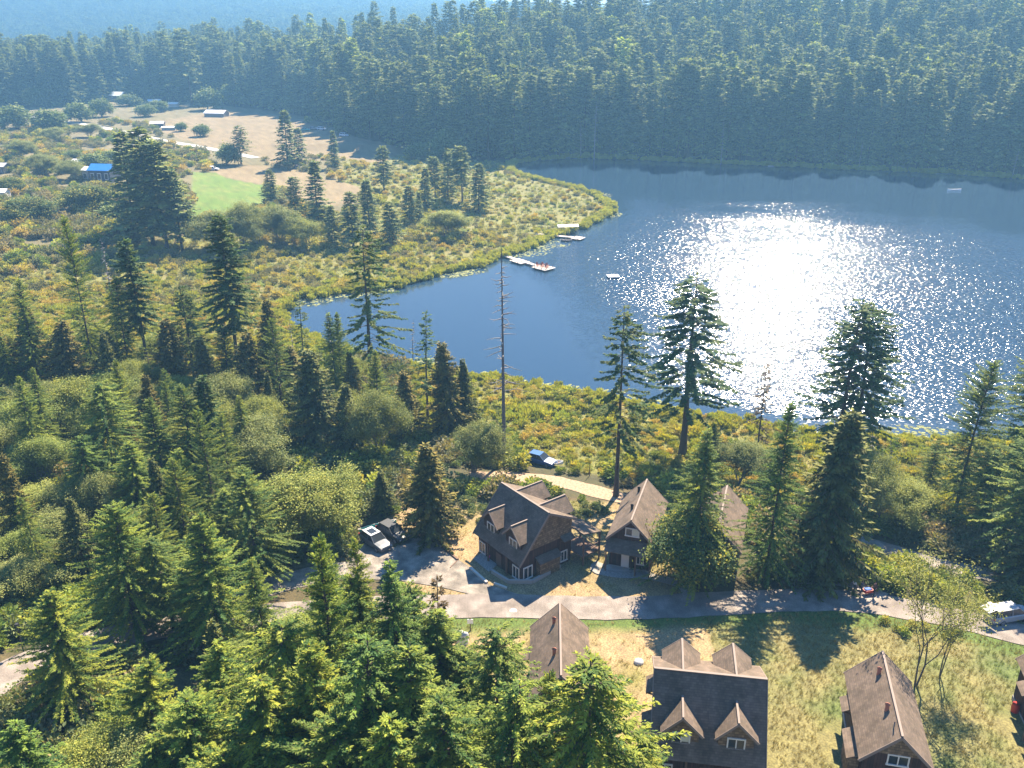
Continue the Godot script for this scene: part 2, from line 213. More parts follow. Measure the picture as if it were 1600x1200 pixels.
	["fir", -354.7, -664.8, 46.6, 16.8, 0, "tall fir cut by the picture edge above the farm road"],
	["mapg", -249.3, -500.2, 18.2, 21.6, 0, "broad maple above the farm road"],
	["mapg", -272.3, -514.8, 20.3, 21.6, 0, "broad maple at the picture edge above the farm road"],
	["mapg", -252.5, -546.5, 18.0, 20.4, 0, "tall rounded tree beside the farm road bend"],
	["mapg", -253.1, -574.7, 17.7, 18.0, 0, "rounded tree between farm road and hillside cabin"],
	["mapg", -138.1, -582.2, 19.8, 18.0, 0, "rounded maple at the forest foot by the field curve"],
	["mapg", -104.5, -541.5, 17.8, 16.8, 0, "pale rounded maple above the parked vehicles"],
	["mapg", -83.2, -500.7, 14.9, 15.6, 0, "rounded tree at the forest foot past the parked vehicles"],
	["mapg", -227.3, -601.8, 11.8, 14.4, 0, "round bush-like tree by the small white-roofed shed"],
	["snag", 32.0, -426.2, 17.6, 1.8, 0, "pale dead trunk at the far shore opposite the marsh point"],
	["snag", 38.1, -424.7, 26.2, 1.8, 0, "taller pale dead trunk at the far shore opposite the marsh point"],
	["snag", 93.9, -409.9, 20.0, 1.8, 0, "pale dead trunk halfway along the far shore"],
	["snag", 149.8, -393.3, 12.7, 1.8, 0, "short pale dead trunk on the far shore past the sun glitter"],
	["snag", 205.4, -372.3, 15.4, 1.8, 0, "pale dead trunk near the far shore corner"],
]

class MB:
	var v := PackedVector3Array()
	var n := PackedVector3Array()
	var c := PackedColorArray()
	var uv := PackedVector2Array()
	var with_uv := false
	func tri(p: Vector3, q: Vector3, r: Vector3, col: Color) -> void:
		var m := (r - p).cross(q - p).normalized()
		v.push_back(p); v.push_back(q); v.push_back(r)
		n.push_back(m); n.push_back(m); n.push_back(m)
		c.push_back(col); c.push_back(col); c.push_back(col)
		if with_uv:
			var hz := Vector3.UP.cross(m)
			hz = hz.normalized() if hz.length() > 0.05 else Vector3.RIGHT
			var vz := m.cross(hz)
			for e in [p, q, r]: uv.push_back(Vector2(e.dot(hz), -e.dot(vz)))
	func quad(p: Vector3, q: Vector3, r: Vector3, s: Vector3, col: Color) -> void:
		tri(p, q, r, col); tri(p, r, s, col)
	func leaf(p: Vector3, d: Vector3, w: Vector3, col: Color) -> void:
		# lens-shaped leaf or needle spray from p along d, half width w, folded a little along its middle
		var m := p + d * 0.45
		var t := p + d
		var k := d.cross(w).normalized() * w.length() * 0.35
		tri(p, m + w - k, t, col); tri(p, t, m - w - k, col)
	func box(a: Vector3, b: Vector3, col: Color) -> void:
		obox(Transform3D(Basis(), (a + b) / 2), b - a, col)
	func obox(t: Transform3D, s: Vector3, col: Color) -> void:
		var h := s / 2
		var p := []
		for k in 8:
			p.append(t * Vector3(h.x if k & 1 else -h.x, h.y if k & 2 else -h.y, h.z if k & 4 else -h.z))
		for f in [[0, 1, 3, 2], [5, 4, 6, 7], [4, 0, 2, 6], [1, 5, 7, 3], [2, 3, 7, 6], [4, 5, 1, 0]]:
			quad(p[f[0]], p[f[1]], p[f[2]], p[f[3]], col)
	func bar(a: Vector3, b: Vector3, w: float, hh: float, col: Color) -> void:
		var z := (b - a).normalized()
		var x := (Vector3.UP.cross(z) if absf(z.y) < 0.95 else Vector3.RIGHT.cross(z)).normalized()
		obox(Transform3D(Basis(x, z.cross(x), z), (a + b) / 2), Vector3(w, hh, a.distance_to(b)), col)
	func tube(pts: Array, rad: Array, sides: int, col: Color) -> void:
		for i in pts.size() - 1:
			var z: Vector3 = (pts[i + 1] - pts[i]).normalized()
			var x := (Vector3.UP.cross(z) if absf(z.y) < 0.9 else Vector3.RIGHT.cross(z)).normalized()
			var y := z.cross(x)
			for k in sides:
				var a := TAU * k / sides
				var b := TAU * (k + 1) / sides
				var da := x * cos(a) + y * sin(a)
				var db := x * cos(b) + y * sin(b)
				var p: Vector3 = pts[i] + da * rad[i]
				var q: Vector3 = pts[i] + db * rad[i]
				var r: Vector3 = pts[i + 1] + db * rad[i + 1]
				var s: Vector3 = pts[i + 1] + da * rad[i + 1]
				for e in [[p, da], [r, db], [q, db], [p, da], [s, da], [r, db]]:
					v.push_back(e[0]); n.push_back(e[1]); c.push_back(col)
	func poly(p: Array, col: Color) -> void:
		for i in range(1, p.size() - 1):
			tri(p[0], p[i], p[i + 1], col)
	func prism(p: Array, d: Vector3, col: Color) -> void:
		var q := []
		for a in p: q.append(a + d)
		poly(p, col)
		var r := q.duplicate(); r.reverse()
		poly(r, col)
		for i in p.size():
			var j := (i + 1) % p.size()
			quad(p[i], q[i], q[j], p[j], col)
	func mesh() -> ArrayMesh:
		var a := []
		a.resize(Mesh.ARRAY_MAX)
		a[Mesh.ARRAY_VERTEX] = v; a[Mesh.ARRAY_NORMAL] = n; a[Mesh.ARRAY_COLOR] = c
		if with_uv: a[Mesh.ARRAY_TEX_UV] = uv
		var m := ArrayMesh.new()
		m.add_surface_from_arrays(Mesh.PRIMITIVE_TRIANGLES, a)
		return m

var used := {}
var M := {}
var rng := RandomNumberGenerator.new()
var nz := FastNoiseLite.new()
var SDG := PackedFloat32Array()

func numbered(called: String) -> String:
	var k: int = used.get(called, -1) + 1
	used[called] = k
	return called if k == 0 else "%s_%03d" % [called, k]
func tag(o: Node, label: String, category := "", group := "") -> void:
	o.set_meta("label", label)
	if category: o.set_meta("category", category)
	if group: o.set_meta("group", group)
func thing(called: String, label: String, category: String, at := Vector3.ZERO, turn := 0.0, group := "") -> Node3D:
	var o := Node3D.new()
	o.name = numbered(called)
	add_child(o)
	o.position = at; o.rotation.y = turn
	tag(o, label, category, group)
	return o
func part(called: String, mesh: Mesh, m: Material, parent: Node) -> MeshInstance3D:
	var o := MeshInstance3D.new()
	o.name = called if parent != self else numbered(called)
	o.mesh = mesh
	o.material_override = m
	parent.add_child(o, true)
	return o
func one(called: String, mesh: Mesh, m: Material, label: String, category: String, at := Vector3.ZERO, turn := 0.0, group := "") -> MeshInstance3D:
	var o := part(called, mesh, m, self)
	o.position = at; o.rotation.y = turn
	tag(o, label, category, group)
	return o
func structure(called: String, mesh: Mesh, m: Material) -> MeshInstance3D:
	var o := part(called, mesh, m, self)
	o.set_meta("kind", "structure")
	return o
func stuff(called: String, label: String, mesh: Mesh, m: Material, xf: Array, cols: Array) -> void:
	var mm := MultiMesh.new()
	mm.transform_format = MultiMesh.TRANSFORM_3D
	mm.use_colors = true
	mm.mesh = mesh
	mm.instance_count = xf.size()
	for i in xf.size():
		mm.set_instance_transform(i, xf[i])
		mm.set_instance_color(i, cols[i])
	var o := MultiMeshInstance3D.new()
	o.name = numbered(called)
	o.multimesh = mm
	o.material_override = m
	add_child(o)
	o.set_meta("kind", "stuff")
	o.set_meta("label", label)

func lin(r: float, g: float, b: float) -> Color:
	return Color(r, g, b).linear_to_srgb()
func mat(called: String, col: Color, rough := 0.9, vertex := true, back := Color.BLACK) -> StandardMaterial3D:
	var m := StandardMaterial3D.new()
	m.resource_name = called
	m.albedo_color = col
	m.roughness = rough
	m.vertex_color_use_as_albedo = vertex
	if back != Color.BLACK:
		m.backlight_enabled = true
		m.backlight = back
	M[called] = m
	return m
func noise_tex(freq: float, lo: Color, hi: Color, sd: int, kind := FastNoiseLite.TYPE_SIMPLEX, size := 512) -> NoiseTexture2D:
	var f := FastNoiseLite.new()
	f.noise_type = kind; f.frequency = freq; f.seed = sd; f.fractal_octaves = 4
	var t := NoiseTexture2D.new()
	t.width = size; t.height = size; t.seamless = true; t.noise = f
	var g := Gradient.new()
	g.set_color(0, lo); g.set_color(1, hi)
	t.color_ramp = g
	return t
func textured(m: StandardMaterial3D, t: Texture2D, per_metre: float, world := true) -> void:
	m.albedo_texture = t
	m.uv1_triplanar = true
	m.uv1_world_triplanar = world
	m.uv1_scale = Vector3.ONE * per_metre

func worn(m: StandardMaterial3D, t: Texture2D, per_metre: float) -> void:
	m.detail_enabled = true
	m.detail_blend_mode = BaseMaterial3D.BLEND_MODE_MUL
	m.detail_albedo = t
	m.detail_uv_layer = BaseMaterial3D.DETAIL_UV_2
	m.uv2_triplanar = true
	m.uv2_world_triplanar = true
	m.uv2_scale = Vector3.ONE * per_metre

# ---------- the shape of the land ----------
func ss(a: float, b: float, x: float) -> float:
	var t := clampf((x - a) / (b - a), 0.0, 1.0)
	return t * t * (3.0 - 2.0 * t)
func interp(xs: Array, ys: Array, x: float) -> float:
	if x <= xs[0]: return ys[0]
	for i in range(1, xs.size()):
		if x <= xs[i]:
			return lerpf(ys[i - 1], ys[i], (x - xs[i - 1]) / (xs[i] - xs[i - 1]))
	return ys[-1]
func inside(p: Array, x: float, z: float) -> bool:
	var r := false
	var j := p.size() - 1
	for i in p.size():
		var a: Vector2 = p[i]
		var b: Vector2 = p[j]
		if (a.y > z) != (b.y > z) and x < (b.x - a.x) * (z - a.y) / (b.y - a.y) + a.x: r = not r
		j = i
	return r
func to_line(p: Array, x: float, z: float, closed := false) -> float:
	var best := 1e9
	var q := Vector2(x, z)
	for i in (p.size() if closed else p.size() - 1):
		best = minf(best, q.distance_squared_to(Geometry2D.get_closest_point_to_segment(q, p[i], p[(i + 1) % p.size()])))
	return sqrt(best)
const GX0 := -300.0
const GD0 := 10.0
const GW := 321
const GH := 218
func make_sd() -> void:
	SDG.resize(GW * GH)
	for j in GH:
		for i in GW:
			var x := GX0 + i * 2.0
			var z := -(GD0 + j * 2.0)
			var d := to_line(LAKE, x, z, true)
			SDG[j * GW + i] = -d if inside(LAKE, x, z) else d
func shore(x: float, z: float) -> float:
	var fx := (x - GX0) / 2.0
	var fz := (-z - GD0) / 2.0
	if fx < 0.0 or fz < 0.0 or fx >= GW - 1 or fz >= GH - 1: return 200.0
	var i := int(fx)
	var j := int(fz)
	fx -= i; fz -= j
	var k := j * GW + i
	return lerpf(lerpf(SDG[k], SDG[k + 1], fx), lerpf(SDG[k + GW], SDG[k + GW + 1], fx), fz)
func land(x: float, z: float) -> float:
	var D := -z
	var s := shore(x, z)
	if s < 0.0: return -minf(2.0, -s * 0.25) - 0.05
	var a := x / maxf(D, 1.0)
	var near := ss(225, 150, D)
	var y := 0.35 * ss(0, 3, s) + near * (3.7 * ss(8, 55, s) + 2.5 * ss(82, 50, D)) + near * 2.0 * ss(-30, -75, x)
	y += (1.0 - near) * 3.5 * ss(25, 170, s) * ss(-0.03, -0.18, a)
	var b := interp(BA, BD, a)
	if D > b - 4.0:
		y += interp(BA, BH, a) * ss(b - 4, b + 210, D)
	if D > 1250.0:
		y = lerpf(y, interp([-0.6, -0.33, -0.1, 0.1, 0.4], [150, 96, 68, 52, 46], a) + 8.0 * nz.get_noise_2d(x * 0.25, z * 0.25), ss(1300, 2250, D))
	return y
func on_land(x: float, z: float) -> Vector3:
	return Vector3(x, land(x, z), z)

func paved(x: float, z: float, margin: float) -> bool:
	if to_line(ROAD, x, z) < 2.1 + margin: return true
	if to_line(LANE, x, z) < 1.7 + margin: return true
	if to_line(TRACK, x, z) < 2.3 + margin: return true
	if to_line(DRIVE, x, z) < 2.0 + margin: return true
	if inside(LOT, x, z): return true
	for hs in HOUSES:
		if Vector2(x, z).distance_to(Vector2(hs[0], hs[1])) < hs[2] + margin: return true
	return false

# what grows on the ground: 0 marsh, 1 dry lawn, 2 wood floor, 3 brown field, 4 green field, 5 hill wood, 6 scrub land, 7 yellow lawn
func zone(x: float, z: float) -> int:
	var D := -z
	var a := x / maxf(D, 1.0)
	if D > 180.0 and D > interp(BA, BD, a) - 2.0: return 5
	if D > 250.0:
		if inside(FIELD, x, z) or inside(FIELD_LOW, x, z): return 3
		if inside(GREEN, x, z): return 4
	var s := shore(x, z)
	if D > 195.0:
		return 0 if s < 75.0 else 6
	if D < 125.0 and x > -15.0 + 3.0 * nz.get_noise_2d(x * 2.0, z * 2.0):
		if D < 104.0 - 8.0 * ss(14, 30, x) and D > 58.0 and x < 20.0: return 1
		if D < 77.0 and x >= 8.0: return 7
		if D < 81.0 and x > 18.0: return 7
		if D < 60.0 and x > 6.0: return 7
	if s < 30.0 and x > -20.0: return 0
	if x < -38.0 and D > 148.0: return 0
	return 2

func make_terrain() -> void:
	var rows := 430
	var cols := 420
	var v := PackedVector3Array()
	var c := PackedColorArray()
	var n := PackedVector3Array()
	var ix := PackedInt32Array()
	var pal := [Color(0.27, 0.26, 0.06), Color(0.46, 0.32, 0.16), Color(0.10, 0.09, 0.035), Color(0.33, 0.24, 0.12), Color(0.15, 0.25, 0.025), Color(0.03, 0.035, 0.02), Color(0.20, 0.17, 0.07), Color(0.29, 0.25, 0.09)]
	var alt := [Color(0.28, 0.23, 0.07), Color(0.26, 0.23, 0.06), Color(0.17, 0.12, 0.05), Color(0.27, 0.20, 0.09), Color(0.24, 0.28, 0.05), Color(0.06, 0.05, 0.03), Color(0.30, 0.23, 0.11), Color(0.15, 0.19, 0.045)]
	for i in rows + 1:
		var D := 24.0 * exp(log(3000.0 / 24.0) * i / rows)
		for j in cols + 1:
			var x := (2.0 * j / cols - 1.0) * (D * 0.76 + 24.0)
			var z := -D
			v.push_back(Vector3(x, land(x, z), z))
			var k := zone(x, z)
			var f := nz.get_noise_2d(x * 3.1, z * 3.1) * 0.9 + nz.get_noise_2d(x * 11.0, z * 11.0) * 0.7 + 0.25
			var col: Color = pal[k].lerp(alt[k], clampf(f, 0.0, 1.0))
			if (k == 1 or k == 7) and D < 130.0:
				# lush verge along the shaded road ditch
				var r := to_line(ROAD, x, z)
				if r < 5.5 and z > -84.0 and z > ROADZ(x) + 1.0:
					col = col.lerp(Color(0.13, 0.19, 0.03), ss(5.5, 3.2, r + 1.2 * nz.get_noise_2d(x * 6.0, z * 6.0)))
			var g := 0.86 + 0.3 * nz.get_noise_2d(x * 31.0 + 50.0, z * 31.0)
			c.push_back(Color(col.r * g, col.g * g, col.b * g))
	for i in rows + 1:
		for j in cols + 1:
			var k := i * (cols + 1) + j
			var l := v[k - 1] if j > 0 else v[k]
			var r := v[k + 1] if j < cols else v[k]
			var d := v[k - cols - 1] if i > 0 else v[k]
			var u := v[k + cols + 1] if i < rows else v[k]
			n.push_back((r - l).cross(u - d).normalized())
			if i < rows and j < cols:
				ix.append_array([k, k + cols + 1, k + 1, k + 1, k + cols + 1, k + cols + 2])
	var a := []
	a.resize(Mesh.ARRAY_MAX)
	a[Mesh.ARRAY_VERTEX] = v; a[Mesh.ARRAY_NORMAL] = n; a[Mesh.ARRAY_COLOR] = c; a[Mesh.ARRAY_INDEX] = ix
	var m := ArrayMesh.new()
	m.add_surface_from_arrays(Mesh.PRIMITIVE_TRIANGLES, a)
	var g := mat("earth", Color.WHITE, 1.0)
	textured(g, noise_tex(0.02, Color(0.62, 0.62, 0.62), Color(1, 1, 1), 5), 0.31)
	structure("ground", m, g)

func ROADZ(x: float) -> float:
	for i in ROAD.size() - 1:
		var a: Vector2 = ROAD[i]
		var b: Vector2 = ROAD[i + 1]
		if x >= a.x and x <= b.x: return lerpf(a.y, b.y, (x - a.x) / (b.x - a.x))
	return -40.0

func make_lake() -> void:
	# wind-ruffled water: ripples everywhere but in the sheltered bay and under the far trees
	var S := 2048
	var x0 := -76.0
	var w := 425.0
	var lo := PackedFloat32Array()
	lo.resize(257 * 257)
	for j in 257:
		for i in 257:
			var x := x0 + w * i / 256.0
			var z := -(10.0 + w * j / 256.0)
			var s := -shore(x, z)
			var D := -z
			var gust := 0.95 + 0.2 * nz.get_noise_2d(x * 0.9, z * 2.6)
			var calm := ss(-8.0, 26.0, x + 0.2 * (D - 240.0) + 6.0 * nz.get_noise_2d(x * 1.3, z * 1.3))
			var edge := 352.0 - 75.0 * ss(95.0, 175.0, x) + 22.0 * nz.get_noise_2d(x * 0.8, z * 1.7)
			var lee := ss(edge + 15.0, edge - 65.0, D) * maxf(0.3, ss(1.0, 12.0, s))
			lo[j * 257 + i] = maxf(0.035, gust * calm * lee * lerpf(1.3, 0.7, ss(160.0, 340.0, D))) if D > 90.0 else 0.2
	var me := ArrayMesh.new()
	for tile in 4:
		var ti := tile % 2
		var tj := tile / 2
		var f := FastNoiseLite.new()
		f.seed = 3; f.frequency = 0.24; f.fractal_octaves = 2; f.fractal_gain = 0.6
		f.offset = Vector3(ti * S / 4.0, tj * S, 0)
		var im := f.get_image(S / 4, S, false, false, false)
		im.convert(Image.FORMAT_L8)
		im.resize(S, S, Image.INTERPOLATE_CUBIC)
		var b := im.get_data()
		for j in S:
			var fy := j / 16.0
			var jy := int(fy)
			fy -= jy
			jy += tj * 128
			for i in S:
				var k := jy * 257 + (i >> 4) + ti * 128
				var fx := (i & 15) / 16.0
				var amp := lerpf(lerpf(lo[k], lo[k + 1], fx), lerpf(lo[k + 257], lo[k + 258], fx), fy)
				var at := j * S + i
				b[at] = int(128.0 + (b[at] - 128.0) * amp)
		im = Image.create_from_data(S, S, false, Image.FORMAT_L8, b)
		im.convert(Image.FORMAT_RGBA8)
		im.bump_map_to_normal_map(WAVE)
		var m := StandardMaterial3D.new()
		m.resource_name = "lake_water"
		m.albedo_color = lin(0.015, 0.036, 0.066)
		m.roughness = 0.13
		m.metallic_specular = 0.55
		m.texture_repeat = false
		m.normal_enabled = true
		m.normal_texture = ImageTexture.create_from_image(im)
		m.normal_scale = 1.0
		var v := PackedVector3Array()
		var uv := PackedVector2Array()
		var ix := PackedInt32Array()
		var nn := PackedVector3Array()
		for j in 5:
			for i in 5:
				v.push_back(Vector3(x0 + w * (ti * 4 + i) / 8.0, 0, -(10.0 + w * (tj * 4 + j) / 8.0)))
				uv.push_back(Vector2(i / 4.0, j / 4.0))
				nn.push_back(Vector3.UP)
				if i < 4 and j < 4:
					var k := j * 5 + i
					ix.append_array([k, k + 5, k + 1, k + 1, k + 5, k + 6])
		var a := []
		a.resize(Mesh.ARRAY_MAX)
		a[Mesh.ARRAY_VERTEX] = v; a[Mesh.ARRAY_NORMAL] = nn; a[Mesh.ARRAY_TEX_UV] = uv; a[Mesh.ARRAY_INDEX] = ix
		me.add_surface_from_arrays(Mesh.PRIMITIVE_TRIANGLES, a)
		me.surface_set_material(tile, m)
	structure("lake_water", me, null)

func strip(pts: Array, width: float, lift: float, wob := 0.0) -> ArrayMesh:
	var cv := Curve2D.new()
	for i in pts.size():
		var t: Vector2 = ((pts[mini(i + 1, pts.size() - 1)] - pts[maxi(i - 1, 0)]) as Vector2) * 0.17
		cv.add_point(pts[i], -t, t)
	cv.bake_interval = 0.8
	var b := cv.get_baked_points()
	var mb := MB.new()
	var prev := []
	for i in b.size():
		var d := (b[mini(i + 1, b.size() - 1)] - b[maxi(i - 1, 0)]).normalized()
		var s := Vector2(-d.y, d.x)
		var row := []
		for k in 7:
			var q := b[i] + s * width * (k / 6.0 - 0.5) * (1.0 + wob * nz.get_noise_2d(b[i].x * 9.0 + k * 40.0, b[i].y * 9.0))
			row.append(Vector3(q.x, land(q.x, q.y) + lift, q.y))
		if prev:
			for k in 6:
				mb.quad(prev[k], row[k], row[k + 1], prev[k + 1], Color.WHITE)
		prev = row
	return mb.mesh()
func slab(pts: Array, lift: float) -> ArrayMesh:
	# a flat area laid on the ground, cut into small cells that follow it
	var lo := Vector2(1e9, 1e9)
	var hi := -lo
	for p in pts:
		lo = lo.min(p); hi = hi.max(p)
	var mb := MB.new()
	var st := 0.9
	var x := lo.x
	while x < hi.x:
		var z := lo.y
		while z < hi.y:
			var cell := PackedVector2Array([Vector2(x, z), Vector2(x + st, z), Vector2(x + st, z + st), Vector2(x, z + st)])
			for q in Geometry2D.intersect_polygons(cell, PackedVector2Array(pts)):
				var r := []
				for e in q: r.append(Vector3(e.x, land(e.x, e.y) + lift, e.y))
				mb.poly(r, Color.WHITE)
			z += st
		x += st
	return mb.mesh()

func make_roads() -> void:
	var asphalt := mat("asphalt", lin(0.40, 0.34, 0.29), 0.95, false)
	textured(asphalt, noise_tex(0.012, Color(0.68, 0.67, 0.66), Color(1, 1, 1), 21), 0.05)
	var gravel := mat("gravel", lin(0.44, 0.38, 0.31), 1.0, false)
	textured(gravel, noise_tex(0.014, Color(0.6, 0.6, 0.6), Color(1, 1, 1), 22), 0.06)
	var dirt := mat("dirt", lin(0.44, 0.31, 0.2), 1.0, false)
	textured(dirt, noise_tex(0.02, Color(0.66, 0.64, 0.62), Color(1, 1, 1), 23), 0.2)
	var conc := mat("concrete", lin(0.46, 0.42, 0.37), 0.9, false)
	textured(conc, noise_tex(0.02, Color(0.8, 0.8, 0.8), Color(1, 1, 1), 24), 0.3)
	for q in [asphalt, gravel, conc]: worn(q, noise_tex(0.03, Color(0.72, 0.71, 0.7), Color(1, 1, 1), 26), 0.35)
	structure("road", strip(ROAD, 4.2, 0.07, 0.12), asphalt)
	structure("gravel_lane", strip(LANE, 3.3, 0.06, 0.1), gravel)
	structure("dirt_track", strip(TRACK, 3.6, 0.06, 0.2), dirt)
	structure("gravel_drive", strip(DRIVE, 3.6, 0.05, 0.12), gravel)
	structure("parking_lot", slab(LOT, 0.06), gravel)
	structure("footpath", strip(WALK, 1.5, 0.10), conc)
	structure("cottage_path", strip(WALK2, 1.3, 0.10), conc)
	structure("farm_road", strip(FARMROAD, 5.0, 0.15), mat("pale_road", lin(0.4, 0.38, 0.35), 0.9, false))
	structure("patio", slab(PATIO, 0.11), conc)

# ---------- trees ----------
func jit(c: Color, k: float) -> Color:
	var f := 1.0 + rng.randf_range(-k, k)
	return Color(c.r * f * (1.0 + rng.randf_range(-k, k) * 0.4), c.g * f, c.b * f * (1.0 + rng.randf_range(-k, k) * 0.5))
func trunk_pts(H: float, bend: float) -> Array:
	var p := []
	var a := rng.randf() * TAU
	for i in 9:
		var t := i / 8.0
		p.append(Vector3(cos(a) * bend * t * t + 0.06 * sin(t * 9.0) * H * 0.03, H * t, sin(a) * bend * t * t))
	return p
func on_trunk(p: Array, H: float, y: float) -> Vector3:
	var t := clampf(y / H, 0.0, 0.9999) * 8.0
	var i := int(t)
	return (p[i] as Vector3).lerp(p[i + 1], t - i)

# conifer: whorls of boughs set with needle sprays. style: cb crown base, droop, gap (share of boughs left out), step, size of sprays
func conifer(sd: int, H: float, R: float, o: Dictionary) -> Array:
	rng.seed = sd
	var tr := MB.new()
	var cr := MB.new()
	var bark: Color = o.get("bark", Color(0.075, 0.055, 0.042))
	var pts := trunk_pts(H, o.get("bend", 0.4))
	var r0: float = o.get("girth", H * 0.0105)
	var rad := []
	for i in 9: rad.append(lerpf(r0, 0.03, pow(i / 8.0, 0.85)))
	rad[0] *= 1.25
	tr.tube(pts, rad, o.get("sides", 7), bark)
	var cb: float = o.get("cb", 0.08)
	var y := cb * H
	var A: Color = o.a
	var B: Color = o.b
	var sz: float = o.get("size", 0.55)
	var step: float = o.get("step", 0.4)
	var limbs: bool = o.get("limbs", true)
	var side: float = o.get("side", 0.0)
	var lumps := FastNoiseLite.new()
	lumps.seed = sd
	lumps.frequency = 0.16
	while y < H * 0.99:
		var t := (y - cb * H) / (H * (1.0 - cb))
		var prof: float = pow(1.0 - t, o.get("taper", 0.8)) * minf(1.0, o.get("low", 0.75) + t * 2.2)
		var nb: int = o.get("whorl", 4) + (rng.randi() % 2)
		if t > 0.85: nb = maxi(3, nb - 1)
		var a0 := rng.randf() * TAU
		for k in nb:
			if rng.randf() < o.get("gap", 0.1): continue
			var az := a0 + TAU * k / nb + rng.randf_range(-0.35, 0.35)
			var L: float = R * prof * rng.randf_range(0.6, 1.15) * (1.0 + 0.6 * lumps.get_noise_3d(cos(az) * 5.0, y * 0.9, sin(az) * 5.0)) + 0.15
			L *= 1.0 + side * cos(az - 2.6)
			var el: float = lerpf(o.get("el0", -0.2), o.get("el1", 0.55), t) + rng.randf_range(-0.24, 0.24)
			var d := Vector3(cos(az) * cos(el), sin(el), sin(az) * cos(el))
			var sdv := Vector3(-sin(az), 0, cos(az))
			var s0 := on_trunk(pts, H, clampf(y + rng.randf_range(-0.45, 0.45), 0.2, H))
			var droop: float = o.get("droop", 0.22) * L
			var tint := A.lerp(B, pow(rng.randf(), 1.4))
			var m := maxi(2, int(ceil(L / step)))
			var last := s0
			for i in range(1, m + 1):
				var u := i / float(m)
				var p := s0 + d * L * u + Vector3(0, -droop * u * u * (1.0 - 0.45 * u * u), 0)
				if limbs and (i % 3 == 0 or i == m):
					tr.bar(last, p, 0.05 * (1.2 - u), 0.05 * (1.2 - u), bark)
					last = p
				if u < o.get("bare", 0.12): continue
				var along := (d + Vector3(0, -2.0 * o.get("droop", 0.22) * u, 0)).normalized()
				var l: float = sz * (1.0 - 0.35 * u) * rng.randf_range(0.75, 1.3)
				for q in o.get("sprays", 3):
					var sg: float = [1.0, -1.0, 0.2, -0.3, 0.6][q]
					var out := (along * rng.randf_range(0.45, 1.0) + sdv * sg * rng.randf_range(0.6, 1.1) + Vector3(0, rng.randf_range(-0.35, 0.22) - o.get("hang", 0.0), 0)).normalized()
					var w: Vector3 = out.cross(Vector3(rng.randf_range(-0.5, 0.5), 1, rng.randf_range(-0.5, 0.5))).normalized() * l * o.get("fat", 0.26)
					cr.leaf(p + Vector3(rng.randf_range(-0.08, 0.08), rng.randf_range(-0.1, 0.1), rng.randf_range(-0.08, 0.08)), out * l, w, jit(tint, 0.22))
			# tip
			cr.leaf(s0 + d * L * 0.93 + Vector3(0, -droop * 0.52, 0), (d + Vector3(0, -0.15, 0)) * sz, sdv * sz * 0.2, jit(B, 0.2))
		y += o.get("dy", 0.5) * lerpf(1.15, 0.6, t)
	cr.leaf(Vector3(pts[8].x, H - sz * 0.6, pts[8].z), Vector3(0, sz * 1.2, 0), Vector3(sz * 0.2, 0, 0), B)
	cr.leaf(Vector3(pts[8].x, H - sz * 0.6, pts[8].z), Vector3(0, sz * 1.2, 0), Vector3(0, 0, sz * 0.2), B)
	return [tr.mesh(), cr.mesh()]

func grow(mb: MB, p: Vector3, d: Vector3, L: float, r: float, depth: int, ends: Array, col: Color, spread: float) -> void:
	var q := p + d * L * 0.5 + Vector3(rng.randf_range(-1, 1), rng.randf_range(-0.3, 0.6), rng.randf_range(-1, 1)) * L * 0.06
	var e := q + (d + Vector3(rng.randf_range(-0.2, 0.2), 0.12, rng.randf_range(-0.2, 0.2))).normalized() * L * 0.5
	mb.tube([p, q, e], [r, r * 0.82, r * 0.62], 5 if depth > 1 else 4, col)
	if depth <= 2: ends.append(q)
	ends.append(e)
	if depth == 0: return
	var nb := 3 if rng.randf() < 0.6 else 2
	var a0 := rng.randf() * TAU
	var x := d.cross(Vector3(0.3, 0.2, 0.9)).normalized()
	var y := d.cross(x)
	for k in nb + (1 if depth > 2 else 0):
		var a := a0 + TAU * k / nb + rng.randf_range(-0.4, 0.4)
		var s := spread * rng.randf_range(0.6, 1.2)
		grow(mb, e if k < nb else q, (d + (x * cos(a) + y * sin(a)) * s).normalized(), L * rng.randf_range(0.62, 0.82), r * 0.58, depth - 1, ends, col, spread)

